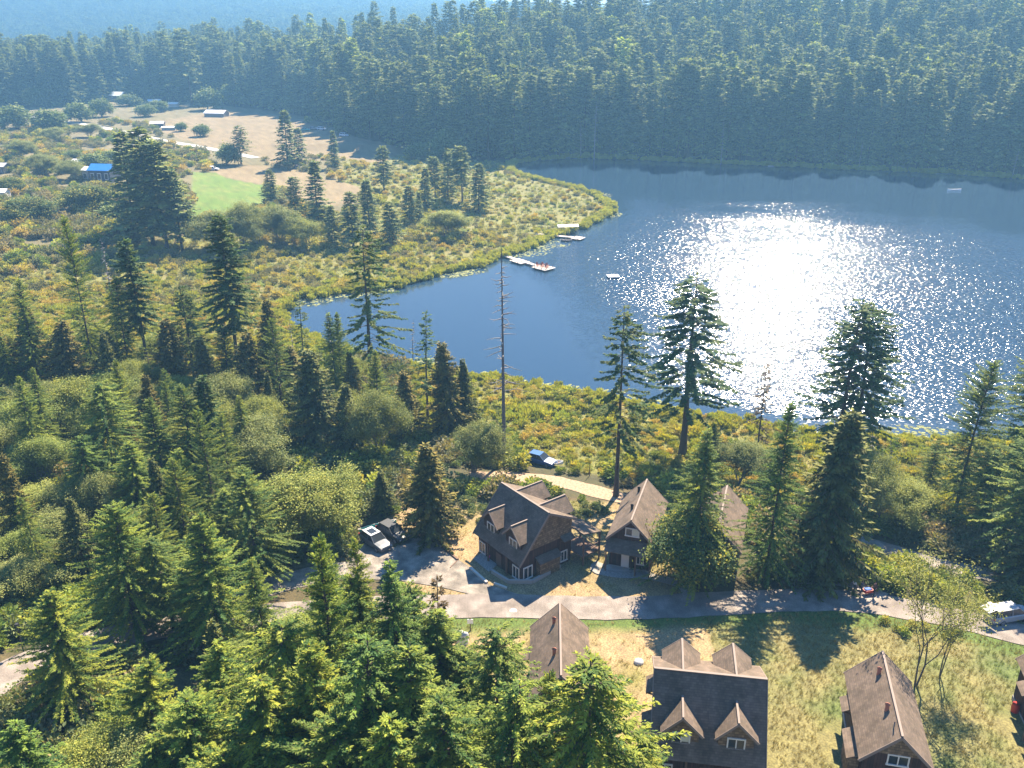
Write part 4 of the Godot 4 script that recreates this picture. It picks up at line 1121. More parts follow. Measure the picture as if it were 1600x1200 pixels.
func house(label: String, at: Vector3, turn: float, k: int) -> void:
	var t := thing("timber_house", label, "house", at, turn)
	var w := ub()
	var prof := [Vector3(-4.0, -2.5, -3.7), Vector3(-4.0, 6.3, -3.7), Vector3(-4.0, 8.2, 0), Vector3(-4.0, 3.6, 3.7), Vector3(-4.0, -2.5, 3.7)]
	w.prism(prof, Vector3(8, 0, 0), Color.WHITE)
	part("wall", w.mesh(), M.boards, t)
	var f := MB.new()
	f.box(Vector3(-4.06, -3, -3.76), Vector3(4.06, 0.35, 3.76), Color.WHITE)
	part("foundation", f.mesh(), M.footing, t)
	for s in [-1.0, 1.0]:
		var g := ub()
		g.prism([Vector3(s * 4.0, 4.3, -3.69), Vector3(s * 4.0, 6.25, -3.69), Vector3(s * 4.0, 8.15, 0), Vector3(s * 4.0, 4.3, 3.05)], Vector3(s * 0.05, 0, 0), Color.WHITE)
		part("gable_cladding", g.mesh(), M.shakes, t)
	var r := ub()
	plane(r, Vector3(-4.4, 8.5, 0), Vector3(4.4, 8.5, 0), Vector3(4.4, 3.2, 4.2), Vector3(-4.4, 3.2, 4.2))
	plane(r, Vector3(4.403, 8.504, 0), Vector3(-4.403, 8.504, 0), Vector3(-4.403, 6.35, -4.15), Vector3(4.403, 6.35, -4.15))
	var rf := part("roof", r.mesh(), M.shingles, t)
	var c := MB.new()
	c.bar(Vector3(-4.42, 8.53, 0), Vector3(4.42, 8.53, 0), 0.22, 0.06, Color.WHITE)
	part("ridge_cap", c.mesh(), M.barge, rf)
	for s in [-1.0, 1.0]:
		var b := MB.new()
		b.bar(Vector3(s * 4.44, 8.36, 0), Vector3(s * 4.44, 3.06, 4.2), 0.06, 0.26, Color.WHITE)
		b.bar(Vector3(s * 4.44, 8.36, 0), Vector3(s * 4.44, 6.21, -4.15), 0.06, 0.26, Color.WHITE)
		part("barge_board", b.mesh(), M.barge, rf)
	for x in [-2.1, 2.1]:
		gable_dormer(t, x, 1.0, 0.9, 3.6, 7.0, 1.65, 1.7, 3.3, k == 1 and x < 0)
		gable_dormer(t, x, -1.0, 0.2, 4.3, 8.3, 1.6, 1.4, 5.0, false)
	for e in [[Vector3(3.2, 1.6, 3.7), Vector3.RIGHT, Vector3.BACK, 1.1, 1.5], [Vector3(-3.2, 1.6, 3.7), Vector3.RIGHT, Vector3.BACK, 1.1, 1.4], [Vector3(4.0, 1.6, 2.7), Vector3.FORWARD, Vector3.RIGHT, 1.2, 1.5], [Vector3(4.0, 1.7, -2.6), Vector3.FORWARD, Vector3.RIGHT, 0.9, 1.3], [Vector3(-4.0, 1.6, 2.6), Vector3.BACK, Vector3.LEFT, 1.1, 1.4]]:
		window(t, e[0], e[1], e[2], e[3], e[4])
	var dr := MB.new()
	dr.box(Vector3(-0.5, 0.35, 3.7), Vector3(0.5, 2.4, 3.76), Color.WHITE)
	part("door", dr.mesh(), M.timber, t)
	for x in [-1.6, 1.9]:
		var p := MB.new()
		p.box(Vector3(x - 0.08, -0.5, 4.0), Vector3(x + 0.08, 3.2, 4.16), Color.WHITE)
		part("porch_post", p.mesh(), M.timber, t)
	if k == 0:
		lean_to(t, 1.0, 4.05, -1.6, 1.7, 3.2, 0.95, true)
		lean_to(t, 1.0, 4.05, -3.6, -1.9, 4.6, 0.8, false)
		var pr := ub()
		plane(pr, Vector3(2.4, 5.0, -3.9), Vector3(5.9, 5.0, -3.9), Vector3(5.9, 4.4, -6.6), Vector3(2.4, 4.4, -6.6), 0.12)
		var bl := part("balcony_roof", pr.mesh(), M.shingles, t)
		for e in [[2.5, -6.5], [5.8, -6.5], [5.8, -4.0]]:
			var p := MB.new()
			p.box(Vector3(e[0] - 0.08, -2, e[1] - 0.08), Vector3(e[0] + 0.08, 4.4, e[1] + 0.08), Color.WHITE)
			part("post", p.mesh(), M.timber, bl)
		var dk := MB.new()
		dk.box(Vector3(2.4, 1.9, -6.6), Vector3(5.9, 2.05, -3.77), Color.WHITE)
		part("deck", dk.mesh(), M.timber, bl)
		var rl := MB.new()
		for y in [2.5, 3.0]:
			rl.bar(Vector3(2.5, y, -6.5), Vector3(5.8, y, -6.5), 0.06, 0.08, Color.WHITE)
			rl.bar(Vector3(5.8, y, -6.4), Vector3(5.8, y, -4.0), 0.06, 0.08, Color.WHITE)
		part("railing", rl.mesh(), M.timber, bl)
	else:
		lean_to(t, -1.0, 4.05, -3.4, -1.3, 5.2, 0.85, false)
		lean_to(t, -1.0, 4.05, -0.6, 2.6, 3.9, 1.1, true)
func cottage(label: String, at: Vector3, turn: float, k: int) -> void:
	var t := thing("timber_cottage", label, "cottage", at, turn)
	var w := ub()
	w.prism([Vector3(-2.35, -2.5, -4.6), Vector3(-2.35, 4.15, -4.6), Vector3(0, 6.5, -4.6), Vector3(2.35, 4.15, -4.6), Vector3(2.35, -2.5, -4.6)], Vector3(0, 0, 9.2), Color.WHITE)
	part("wall", w.mesh(), M.boards, t)
	var f := MB.new()
	f.box(Vector3(-2.41, -3, -4.66), Vector3(2.41, 0.3, 4.66), Color.WHITE)
	part("foundation", f.mesh(), M.footing, t)
	if k == 1:
		var g := ub()
		g.prism([Vector3(-1.7, 4.6, 4.6), Vector3(0, 6.4, 4.6), Vector3(1.7, 4.6, 4.6)], Vector3(0, 0, 0.05), Color.WHITE)
		part("gable_cladding", g.mesh(), M.shakes, t)
	var r := ub()
	plane(r, Vector3(0, 6.8, -5), Vector3(0, 6.8, 5), Vector3(-2.75, 4.0, 5), Vector3(-2.75, 4.0, -5))
	plane(r, Vector3(0, 6.804, 5.003), Vector3(0, 6.804, -5.003), Vector3(2.75, 4.0, -5.003), Vector3(2.75, 4.0, 5.003))
	var rf := part("roof", r.mesh(), M.shingles, t)
	var c := MB.new()
	c.bar(Vector3(0, 6.83, -5.02), Vector3(0, 6.83, 5.02), 0.18, 0.06, Color.WHITE)
	part("ridge_cap", c.mesh(), M.barge, rf)
	for s in [-1.0, 1.0]:
		var b := MB.new()
		b.bar(Vector3(0, 6.66, s * 5.04), Vector3(-2.75, 3.86, s * 5.04), 0.06, 0.24, Color.WHITE)
		b.bar(Vector3(0, 6.66, s * 5.04), Vector3(2.75, 3.86, s * 5.04), 0.06, 0.24, Color.WHITE)
		part("barge_board", b.mesh(), M.barge, rf)
	for z in [-2.7, 1.6]:
		var v := MB.new()
		v.tube([Vector3(-0.55, 6.0, z), Vector3(-0.55, 6.75, z)], [0.16, 0.16], 10, Color.WHITE)
		v.tube([Vector3(-0.55, 6.75, z), Vector3(-0.55, 6.78, z), Vector3(-0.55, 6.9, z)], [0.16, 0.22, 0.02], 10, Color.WHITE)
		part("roof_vent", v.mesh(), M.clay if k != 2 else M.black, rf)
	if k == 1:
		var pp := MB.new()
		pp.tube([Vector3(-0.4, 6.2, 3.8), Vector3(-0.4, 7.0, 3.8)], [0.05, 0.05], 8, Color.WHITE)
		part("vent_pipe", pp.mesh(), M.grey_metal, rf)
	window(t, Vector3(0.15, 5.0 if k != 1 else 4.1, 4.6), Vector3.RIGHT, Vector3.BACK, 1.5, 0.95, false, "pale_pane" if k == 2 else "glass")
	window(t, Vector3(1.2, 1.5, 4.6), Vector3.RIGHT, Vector3.BACK, 0.8, 1.0)
	window(t, Vector3(-2.35, 1.6, 2.2), Vector3.BACK, Vector3.LEFT, 0.9, 1.1)
	var dr := MB.new()
	dr.box(Vector3(-0.95, 0.3, 4.6), Vector3(-0.05, 2.3, 4.66), Color.WHITE)
	part("door", dr.mesh(), M.trim if k == 2 else M.timber, t)
	if k == 2:
		var s := ub()
		plane(s, Vector3(-2.7, 3.9, 4.62), Vector3(2.7, 3.9, 4.62), Vector3(2.7, 2.9, 6.1), Vector3(-2.7, 2.9, 6.1), 0.1)
		var pr := part("porch_roof", s.mesh(), M.shingles, t)
		for x in [-2.5, 0.9, 2.5]:
			var p := MB.new()
			p.box(Vector3(x - 0.07, -1.5, 5.85), Vector3(x + 0.07, 2.95, 5.99), Color.WHITE)
			part("post", p.mesh(), M.timber, pr)
		var pf := MB.new()
		pf.box(Vector3(-2.6, -1.5, 4.68), Vector3(2.6, 0.22, 6.0), Color.WHITE)
		part("porch_floor", pf.mesh(), M.footing, pr)
	else:
		lean_to(t, -1.0, 2.4, -2.4, -0.6, 4.0, 0.95, false)
		lean_to(t, -1.0, 2.4, 0.9, 4.1, 3.6, 1.05, true)
func make_houses() -> void:
	make_skins()
	house("dark timber house with four gabled dormers between parking lot and road", Vector3(1.45, 3.4, -89.6), deg_to_rad(-52.4), 0)
	house("large timber house at the bottom of the picture, two dormers facing out", Vector3(15.8, 5.9, -57.1), deg_to_rad(-8.6), 1)
	cottage("narrow cottage with porch and dappled roof beside the maple", Vector3(14.85, 3.9, -91.3), deg_to_rad(-18.0), 2)
	cottage("cottage mostly hidden behind the maple, only its roof showing", Vector3(SP.hidden.x, 3.7, SP.hidden.y), deg_to_rad(-18.0), 3)
	cottage("end cottage with two clay roof vents on the sunny lawn", Vector3(30.5, 5.9, -57.0), deg_to_rad(-12.8), 1)
	cottage("long cottage roof beside the dry lawn below the road", Vector3(4.3, 5.0, -64.9), deg_to_rad(-2.2), 0)
	cottage("cottage cut off by the picture edge beside a red barrel", Vector3(SP.edge.x + 3.4, 5.7, SP.edge.y), deg_to_rad(-12.8), 0)

# small far building: walls, roof, windows
func far_building(called: String, label: String, x: float, z: float, turn: float, s: Vector3, roof: Color, wall: Color, wins: int, flat := 0.5, category := "building") -> void:
	var t := thing(called, label, category, on_land(x, z) - Vector3(0, 0.4, 0), turn)
	var h := s / 2
	var w := MB.new()
	var top := s.y + s.z * 0.5 * flat
	w.prism([Vector3(-h.x, -1, h.z), Vector3(-h.x, s.y, h.z), Vector3(-h.x, top, 0), Vector3(-h.x, s.y, -h.z), Vector3(-h.x, -1, -h.z)], Vector3(s.x, 0, 0), wall)
	part("wall", w.mesh(), M.paint, t)
	var r := MB.new()
	var e := 0.4
	for k in [-1.0, 1.0]:
		var a := Vector3(-h.x - e, top + 0.2, 0)
		var b := Vector3(h.x + e, top + 0.2, 0)
		var c := Vector3(h.x + e, s.y + 0.2 - e * flat, k * (h.z + e))
		var d := Vector3(-h.x - e, s.y + 0.2 - e * flat, k * (h.z + e))
		r.quad(a, b, c, d, roof)
		r.quad(d + Vector3.DOWN * 0.15, c + Vector3.DOWN * 0.15, b + Vector3.DOWN * 0.15, a + Vector3.DOWN * 0.15, roof)
		r.quad(d, c, c + Vector3.DOWN * 0.15, d + Vector3.DOWN * 0.15, roof)
	part("roof", r.mesh(), M.metal_roof, t)
	for i in wins:
		var x2 := lerpf(-h.x, h.x, (i + 0.5) / wins)
		var f := MB.new()
		f.box(Vector3(x2 - 0.75, s.y * 0.35, h.z), Vector3(x2 + 0.75, s.y * 0.8, h.z + 0.06), Color(0.6, 0.6, 0.58))
		var wn := part("window", f.mesh(), M.paint, t)
		var p := MB.new()
		p.box(Vector3(x2 - 0.6, s.y * 0.39, h.z + 0.06), Vector3(x2 + 0.6, s.y * 0.76, h.z + 0.09), Color.WHITE)
		part("pane", p.mesh(), M.glass, wn)
func make_farm() -> void:
	mat("paint", Color.WHITE, 0.8)
	mat("metal_roof", Color.WHITE, 0.45)
	for e in FARM:
		far_building(e[0], e[1], e[2], e[3], deg_to_rad(e[4]), Vector3(e[5], e[6], e[7]), e[8], e[9], e[10], e[11], e[12])

# ---------- undergrowth ----------
func make_shrubs() -> void:
	var r := RandomNumberGenerator.new()
	r.seed = 909
	var B := {}
	B.willow = [bush(1, Color(0.30, 0.27, 0.06), Color(0.50, 0.42, 0.11), 520, 0.2), bush(2, Color(0.24, 0.26, 0.055), Color(0.45, 0.41, 0.10), 520, 0.2)]
	B.leafy = [bush(3, Color(0.09, 0.15, 0.025), Color(0.27, 0.33, 0.05), 520, 0.19), bush(4, Color(0.09, 0.14, 0.025), Color(0.36, 0.36, 0.06), 520, 0.2)]
	B.grey = [bush(5, Color(0.16, 0.17, 0.075), Color(0.34, 0.31, 0.16), 480, 0.19), bush(6, Color(0.09, 0.11, 0.045), Color(0.24, 0.21, 0.09), 480, 0.19)]
	B.reed = [bush(7, Color(0.22, 0.28, 0.04), Color(0.46, 0.43, 0.08), 300, 0.5, 2.2)]
	B.bramble = [bush(8, Color(0.09, 0.13, 0.045), Color(0.22, 0.25, 0.10), 560, 0.17)]
	mat("shrub_leaves", Color.WHITE, 0.8, true, lin(0.75, 0.7, 0.3))
	var kinds := [
		["marsh_shrub", "low yellow-green willow shrub in the marsh by the near shore", "shrubs in the near shore marsh", 0.9],
		["marsh_shrub", "rounded pale willow shrub in the marsh across the bay", "shrubs in the marsh across the bay", 1.5],
		["wood_shrub", "leafy undergrowth shrub below the firs of the near wood", "shrubs under the near wood", 1.9],
		["farm_shrub", "grey-green shrub on the farm slope across the marsh", "shrubs on the farm slope", 3.2],
		["bramble_bush", "low bramble mound beside the dirt track behind the houses", "brambles by the dirt track", 1.0],
		["verge_shrub", "yellow-green shrub between the footpath and gravel lane", "shrubs between path and lane", 1.0]]
	var room := [70, 70, 60, 50, 25, 20]
	var pools := [["willow", "reed", "leafy", "willow"], ["willow", "willow", "grey", "reed"], ["leafy", "leafy", "bramble", "grey"], ["grey", "leafy", "grey", "willow"], ["bramble"], ["willow", "leafy"]]
	var lots := {}
	var spots := []
	var D := 40.0
	while D < 540.0:
		var st := 1.6 if D < 195.0 else lerpf(2.5, 5.0, ss(195, 520, D))
		var x := -(D * 0.64 + 14.0)
		while x < D * 0.64 + 14.0:
			var px := x + r.randf_range(-0.6, 0.6) * st
			var pz := -(D + r.randf_range(-0.6, 0.6) * st)
			x += st
			var s := shore(px, pz)
			if s < 0.6: continue
			var zn := zone(px, pz)
			var k := -1
			var big := 1.0
			if zn == 0 and D < 195.0:
				k = 0; big = r.randf_range(0.5, 1.15) * (1.0 + 0.5 * nz.get_noise_2d(px * 3.0, pz * 3.0))
			elif zn == 0:
				k = 1; big = r.randf_range(0.45, 1.5) * (1.0 + 0.9 * nz.get_noise_2d(px * 2.0, pz * 2.0))
				if px > -20.0 and D > 265.0: big *= 0.8
			elif zn == 2:
				k = 2; big = r.randf_range(0.7, 2.3)
				if px > -15.0 and px < 22.0 and D > 76.0 and D < 87.0: continue
				if px < -25.0 and px > -34.0 and D < 70.0 and D > 62.0: continue
			elif zn == 6 and nz.get_noise_2d(px * 1.5, pz * 1.5) > -0.12:
				k = 3; big = r.randf_range(1.0, 3.0)
			elif zn == 1 and D > 96.0 and px < 12.0 and r.randf() < 0.8:
				k = 4; big = r.randf_range(0.6, 1.1)
			elif zn == 7 and D > 75.0 and px > 38.0:
				k = 5; big = r.randf_range(0.4, 0.9)
			if k < 0 or paved(px, pz, 0.6 + big * 0.6): continue
			if D > 230.0 and to_line(FARMROAD, px, pz) < 6.0: continue
			spots.append([k, px, pz, big, r.randf(), r.randf()])
		D += st
	print("shrubs ", spots.size())
	for s in spots:
		var k: int = s[0]
		var pool: Array = pools[k]
		var which: String = pool[mini(int((0.5 + 0.9 * nz.get_noise_2d(s[1] * 2.5 + 300.0, s[2] * 2.5) + (s[4] - 0.5) * 0.5) * pool.size()), pool.size() - 1)] if k != 4 else "bramble"
		if 0.5 + 0.9 * nz.get_noise_2d(s[1] * 2.5 + 300.0, s[2] * 2.5) + (s[4] - 0.5) * 0.5 < 0: which = pool[0]
		var vs: Array = B[which]
		var vi := int(s[5] * vs.size()) % vs.size()
		var at := on_land(s[1], s[2]) - Vector3(0, 0.05, 0)
		var b: float = s[3]
		var tr := Transform3D(Basis(Vector3.UP, s[4] * TAU).scaled(Vector3(b * 1.15, b * (1.3 if which == "willow" and k == 1 else 1.0), b * 1.15)), at)
		var nd: float = -s[2]
		if room[k] > 0 and b > kinds[k][3] * 0.95 and absf(s[1]) < nd * 0.55 + 4.0 and (k != 2 or nd > 58.0):
			room[k] -= 1
			var o := one(kinds[k][0], vs[vi], M.shrub_leaves, kinds[k][1], "shrub", at, 0.0, kinds[k][2])
			o.transform = tr
			continue
		var key := "%d_%s_%d" % [k, which, vi]
		if not lots.has(key): lots[key] = [k, vs[vi], [], []]
		lots[key][2].append(tr)
		var g: float = 0.8 + 0.45 * s[5]
		lots[key][3].append(Color(g * (0.9 + 0.25 * s[4]), g, g))
	var names := ["marsh_undergrowth", "bank_undergrowth", "wood_undergrowth", "farm_undergrowth", "bramble_undergrowth", "verge_undergrowth"]
	for key in lots:
		var e: Array = lots[key]
		stuff(names[e[0]], "tangled low undergrowth covering the ground", e[1], M.shrub_leaves, e[2], e[3])
	# grass tufts on the lawns
	var xf := []
	var cc := []
	var tf := tuft(5, 9)
	for i in 42000:
		var px := r.randf_range(-16.0, 62.0)
		var pz := -r.randf_range(48.0, 108.0)
		var zn := zone(px, pz)
		if (zn != 1 and zn != 7) or paved(px, pz, 0.2): continue
		var f := clampf(nz.get_noise_2d(px * 3.1, pz * 3.1) * 0.9 + nz.get_noise_2d(px * 11.0, pz * 11.0) * 0.7 + 0.25, 0, 1)
		var dry: Color = Color(0.5, 0.37, 0.18).lerp(Color(0.24, 0.23, 0.06), f) if zn == 1 else Color(0.36, 0.29, 0.12).lerp(Color(0.16, 0.21, 0.05), f)
		if r.randf() < 0.5 * f + 0.1 or zn == 7:
			var b := r.randf_range(0.15, 0.34)
			xf.append(Transform3D(Basis(Vector3.UP, r.randf() * TAU).scaled(Vector3(b * 1.2, b, b * 1.2)), on_land(px, pz)))
			var g := r.randf_range(0.75, 1.2)
			cc.append(Color(dry.r * g, dry.g * g, dry.b * g))
	stuff("lawn_grass", "dry and green grass tufts on the lawns", tf, M.shrub_leaves, xf, cc)
	# rank marsh grass
	xf = []; cc = []
	var mg := tuft(6, 14)
	for i in 30000:
		var d := 105.0 + 330.0 * pow(r.randf(), 1.5)
		var px := d * r.randf_range(-0.62, 0.62)
		if zone(px, -d) != 0 or shore(px, -d) < 0.3 or paved(px, -d, 0.3): continue
		var b := r.randf_range(0.5, 1.1) * (1.0 if d < 195.0 else 1.5)
		xf.append(Transform3D(Basis(Vector3.UP, r.randf() * TAU).scaled(Vector3(b * 1.4, b * 0.7, b * 1.4)), on_land(px, -d)))
		var f := clampf(0.5 + 1.2 * nz.get_noise_2d(px * 1.8, d * 1.8) + r.randf_range(-0.25, 0.25), 0, 1)
		var q := Color(0.42, 0.37, 0.10).lerp(Color(0.26, 0.32, 0.06), f)
		cc.append(q * r.randf_range(0.8, 1.15))
	stuff("marsh_grass", "rank straw and green grass of the marsh", mg, M.shrub_leaves, xf, cc)
	# tall reeds along the water's edge
	xf = []; cc = []
	for i in LAKE.size():
		var a: Vector2 = LAKE[i]
		var b2: Vector2 = LAKE[(i + 1) % LAKE.size()]
		if a.x > 200.0: continue
		var n := int(a.distance_to(b2) * 2.2)
		for j in n:
			var q := a.lerp(b2, r.randf()) + Vector2(r.randfn(0, 0.9), r.randfn(0, 0.9))
			var b := r.randf_range(0.5, 1.0) * (1.0 if -q.y < 195.0 else 1.4)
			xf.append(Transform3D(Basis(Vector3.UP, r.randf() * TAU).scaled(Vector3(b, b * 1.1, b)), Vector3(q.x, maxf(-0.1, land(q.x, q.y)), q.y)))
			var g := r.randf_range(0.8, 1.25)
			cc.append(Color(g, g, g))
	stuff("shore_reeds", "green and straw reeds fringing the water", B.reed[0], M.shrub_leaves, xf, cc)
	# lily pads
	var pad := MB.new()
	for k in 7:
		var a := TAU * (k + 0.15) / 7.6
		var b := TAU * (k + 1.15) / 7.6
		pad.tri(Vector3.ZERO, Vector3(cos(b), 0.03, sin(b)), Vector3(cos(a), 0.03, sin(a)), Color.WHITE)
	xf = []; cc = []
	for e in LILY:
		for i in int(e[3]):
			var t := r.randf() * TAU
			var rr := sqrt(r.randf())
			var q := Vector2(e[0] + cos(t) * rr * e[2], e[1] + sin(t) * rr * e[2] * 0.8)
			if shore(q.x, q.y) > -0.1: continue
			var b := r.randf_range(0.16, 0.42)
			xf.append(Transform3D(Basis(Vector3.UP, r.randf() * TAU).scaled(Vector3(b, b, b)), Vector3(q.x, 0.02, q.y)))
			var g := r.randf_range(0.6, 1.3)
			cc.append(Color(0.17 * g, 0.18 * g, 0.06 * g))
	stuff("lily_pads", "floating lily pads near the shore", pad.mesh(), mat("pads", Color.WHITE, 0.9), xf, cc)

# ---------- vehicles, docks and small things ----------
func wheel(t: Node3D, at: Vector3, s: float) -> void:
	var ty := MB.new()
	ty.tube([at, at + Vector3(s * 0.03, 0, 0), at + Vector3(s * 0.2, 0, 0), at + Vector3(s * 0.22, 0, 0)], [0.27, 0.33, 0.33, 0.24], 16, Color.WHITE)
	var w := part("wheel", ty.mesh(), M.black, t)
	var ri := MB.new()
	for k in 12: ri.tri(at + Vector3(s * 0.215, 0, 0), at + Vector3(s * 0.2, 0.23 * sin(TAU * k / 12), 0.23 * cos(TAU * k / 12)), at + Vector3(s * 0.2, 0.23 * sin(TAU * (k + 1) / 12), 0.23 * cos(TAU * (k + 1) / 12)), Color.WHITE)
	part("rim", ri.mesh(), M.grey_metal, w)
# st: stations along the length [z, belt height, half width, roof height or 0]
func car(called: String, label: String, category: String, at: Vector3, turn: float, body: Color, roof: Color, van: bool, sunroof := false, hatch := false) -> void:
	var t := thing(called, label, category, at, turn)
	var paint := mat("paint_" + str(at.x), body, 0.5, false)
	paint.clearcoat_enabled = true
	paint.clearcoat = 0.2
	var st := [[2.45, 0.62, 0.62], [2.38, 0.78, 0.82], [1.9, 0.9, 0.9], [1.25, 1.0, 0.93], [0.0, 1.04, 0.94], [-1.6, 1.06, 0.94], [-2.3, 1.06, 0.88], [-2.42, 0.8, 0.8]] if van else [[2.25, 0.6, 0.55], [2.18, 0.74, 0.8], [1.7, 0.86, 0.88], [0.85, 0.95, 0.91], [0.0, 0.97, 0.92], [-1.3, 0.99, 0.92], [-2.1, 0.98, 0.84], [-2.25, 0.72, 0.74]]
	var b := MB.new()
	var prev := []
	for e in st:
		var row := []
		for q in [[-0.9, 0.28], [-1.0, 0.45], [-1.0, e[1] - 0.08], [-0.93, e[1]], [-0.5, e[1] + 0.03], [0.5, e[1] + 0.03], [0.93, e[1]], [1.0, e[1] - 0.08], [1.0, 0.45], [0.9, 0.28]]:
			row.append(Vector3(q[0] * e[2], q[1], e[0]))
		if prev:
			for k in row.size() - 1: b.quad(prev[k], row[k], row[k + 1], prev[k + 1], Color.WHITE)
			b.quad(prev[9], row[9], row[0], prev[0], Color.WHITE)
		else: b.poly(row, Color.WHITE)
		prev = row
	prev.reverse()
	b.poly(prev, Color.WHITE)
	part("body", b.mesh(), paint, t)
	var zf := 1.55 if van else 0.95
	var zt := 0.55 if van else 0.15
	var zr := -2.0 if van else -1.55
	var ze := -2.3 if van else -2.1
	var yb := 1.0 if van else 0.93
	var yt := 1.66 if van else 1.58
	var g := MB.new()
	var lo := [Vector3(-0.86, yb, zf), Vector3(0.86, yb, zf), Vector3(0.82, yb, ze), Vector3(-0.82, yb, ze)]
	var hi := [Vector3(-0.68, yt, zt), Vector3(0.68, yt, zt), Vector3(0.66, yt, zr), Vector3(-0.66, yt, zr)]
	for k in 4: g.quad(lo[k], lo[(k + 1) % 4], hi[(k + 1) % 4], hi[k], Color.WHITE)
	part("windows", g.mesh(), M.glass, t)
	for s in [-1.0, 1.0]:
		var pl := MB.new()
		for z in [[zf, zt], [-0.35, -0.35], [ze, zr]]: pl.bar(Vector3(s * 0.865, yb, z[0]), Vector3(s * 0.685, yt, z[1]), 0.06, 0.08, Color.WHITE)
		part("pillar", pl.mesh(), paint, t)
		var hl := MB.new()
		hl.box(Vector3(s * 0.62 - 0.16, 0.6, st[1][0] - 0.12), Vector3(s * 0.62 + 0.16, 0.72, st[1][0] + 0.03), Color.WHITE)
		part("headlight", hl.mesh(), M.trim, t)
		var tl := MB.new()
		tl.box(Vector3(s * 0.74 - 0.1, 0.72, st[-1][0] - 0.02), Vector3(s * 0.74 + 0.1, 0.98, st[-1][0] + 0.12), Color.WHITE)
		part("tail_light", tl.mesh(), M.tail, t)
		for z in [1.4, -1.4]: wheel(t, Vector3(s * 0.74, 0.33, z), s)
	var rf := MB.new()
	rf.prism([hi[0] + Vector3(-0.02, 0.0, 0.03), hi[1] + Vector3(0.02, 0.0, 0.03), hi[2] + Vector3(0.02, 0, -0.05), hi[3] + Vector3(-0.02, 0, -0.05)], Vector3(0, 0.06, 0), Color.WHITE)
	var rm := paint
	if roof != body: rm = mat("roof_" + str(at.x), roof, 0.3, false)
	var rp := part("roof", rf.mesh(), rm, t)
	if sunroof:
		var sr := MB.new()
		sr.box(Vector3(-0.45, yt + 0.06, -1.2), Vector3(0.45, yt + 0.075, -0.1), Color.WHITE)
		part("sunroof", sr.mesh(), M.glass, rp)
	if hatch:
		var hg := MB.new()
		hg.obox(Transform3D(Basis(Vector3.RIGHT, -0.25), Vector3(0, yt + 0.25, zr - 0.65)), Vector3(1.35, 0.06, 1.25), Color.WHITE)
		part("tailgate", hg.mesh(), paint, t)

func boat(called: String, label: String, at: Vector3, turn: float, L: float, W: float, H: float, col: Color, category := "canoe") -> void:
	var t := thing(called, label, category, at, turn)
	var b := MB.new()
	var gun := MB.new()
	var prev := []
	for i in 13:
		var u := i / 6.0 - 1.0
		var w := W * 0.5 * (1.0 - pow(absf(u), 2.4))
		var up := H * (1.0 + 0.45 * u * u)
		var z := u * L / 2
		var row := [Vector3(-w, up, z), Vector3(-w * 0.85, up * 0.4, z), Vector3(-w * 0.4, 0.02, z), Vector3(w * 0.4, 0.02, z), Vector3(w * 0.85, up * 0.4, z), Vector3(w, up, z)]
		if prev:
			for k in 5: b.quad(prev[k], row[k], row[k + 1], prev[k + 1], Color.WHITE)
			for k in [0, 5]: gun.bar(prev[k], row[k], 0.05, 0.05, Color.WHITE)
		prev = row
	part("hull", b.mesh(), mat("hull_" + str(at.x), col, 0.4, false), t)
	part("gunwale", gun.mesh(), M.trim, t)
	for z in [-0.22, 0.2]:
		var s := MB.new()
		s.box(Vector3(-W * 0.42, H * 0.72, z * L - 0.12), Vector3(W * 0.42, H * 0.78, z * L + 0.12), Color.WHITE)
		part("seat", s.mesh(), M.timber, t)

func dock(label: String, legs: Array) -> void:
	var t := thing("wooden_dock", label, "dock", Vector3(legs[0][0].x, 0, legs[0][0].y))
	for e in legs:
		var a: Vector2 = e[0] - legs[0][0]
		var b: Vector2 = e[1] - legs[0][0]
		var d := MB.new()
		d.bar(Vector3(a.x, e[3], a.y), Vector3(b.x, e[3] + 0.004, b.y), e[2], 0.16, Color.WHITE)
		part("deck", d.mesh(), M.deck, t)
		var n := maxi(2, int(a.distance_to(b) / 3.0))
		for k in n:
			var q := a.lerp(b, (k + 0.5) / n)
			var s: Vector2 = (b - a).normalized().orthogonal() * (e[2] * 0.5 + 0.06)
			for w in [s, -s]:
				var p := MB.new()
				p.tube([Vector3(q.x + w.x, -1.5, q.y + w.y), Vector3(q.x + w.x, e[3] + 0.5, q.y + w.y)], [0.08, 0.08], 6, Color.WHITE)
				part("pile", p.mesh(), M.timber, t)
func chair(at: Vector3, turn: float, label: String, group: String) -> void:
	var t := thing("deck_chair", label, "chair", at, turn, group)
	var s := MB.new()
	s.obox(Transform3D(Basis(Vector3.RIGHT, 0.15), Vector3(0, 0.38, 0)), Vector3(0.6, 0.06, 0.6), Color.WHITE)
	part("seat", s.mesh(), M.redwood, t)
	var b := MB.new()
	b.obox(Transform3D(Basis(Vector3.RIGHT, -0.35), Vector3(0, 0.78, -0.4)), Vector3(0.6, 0.8, 0.06), Color.WHITE)
	part("backrest", b.mesh(), M.redwood, t)
	for x in [-0.3, 0.3]:
		var a := MB.new()
		a.box(Vector3(x - 0.06, 0.58, -0.35), Vector3(x + 0.06, 0.63, 0.4), Color.WHITE)
		part("armrest", a.mesh(), M.redwood, t)
		for z in [-0.3, 0.33]:
			var l := MB.new()
			l.box(Vector3(x - 0.04, 0, z - 0.04), Vector3(x + 0.04, 0.58, z + 0.04), Color.WHITE)
			part("leg", l.mesh(), M.redwood, t)

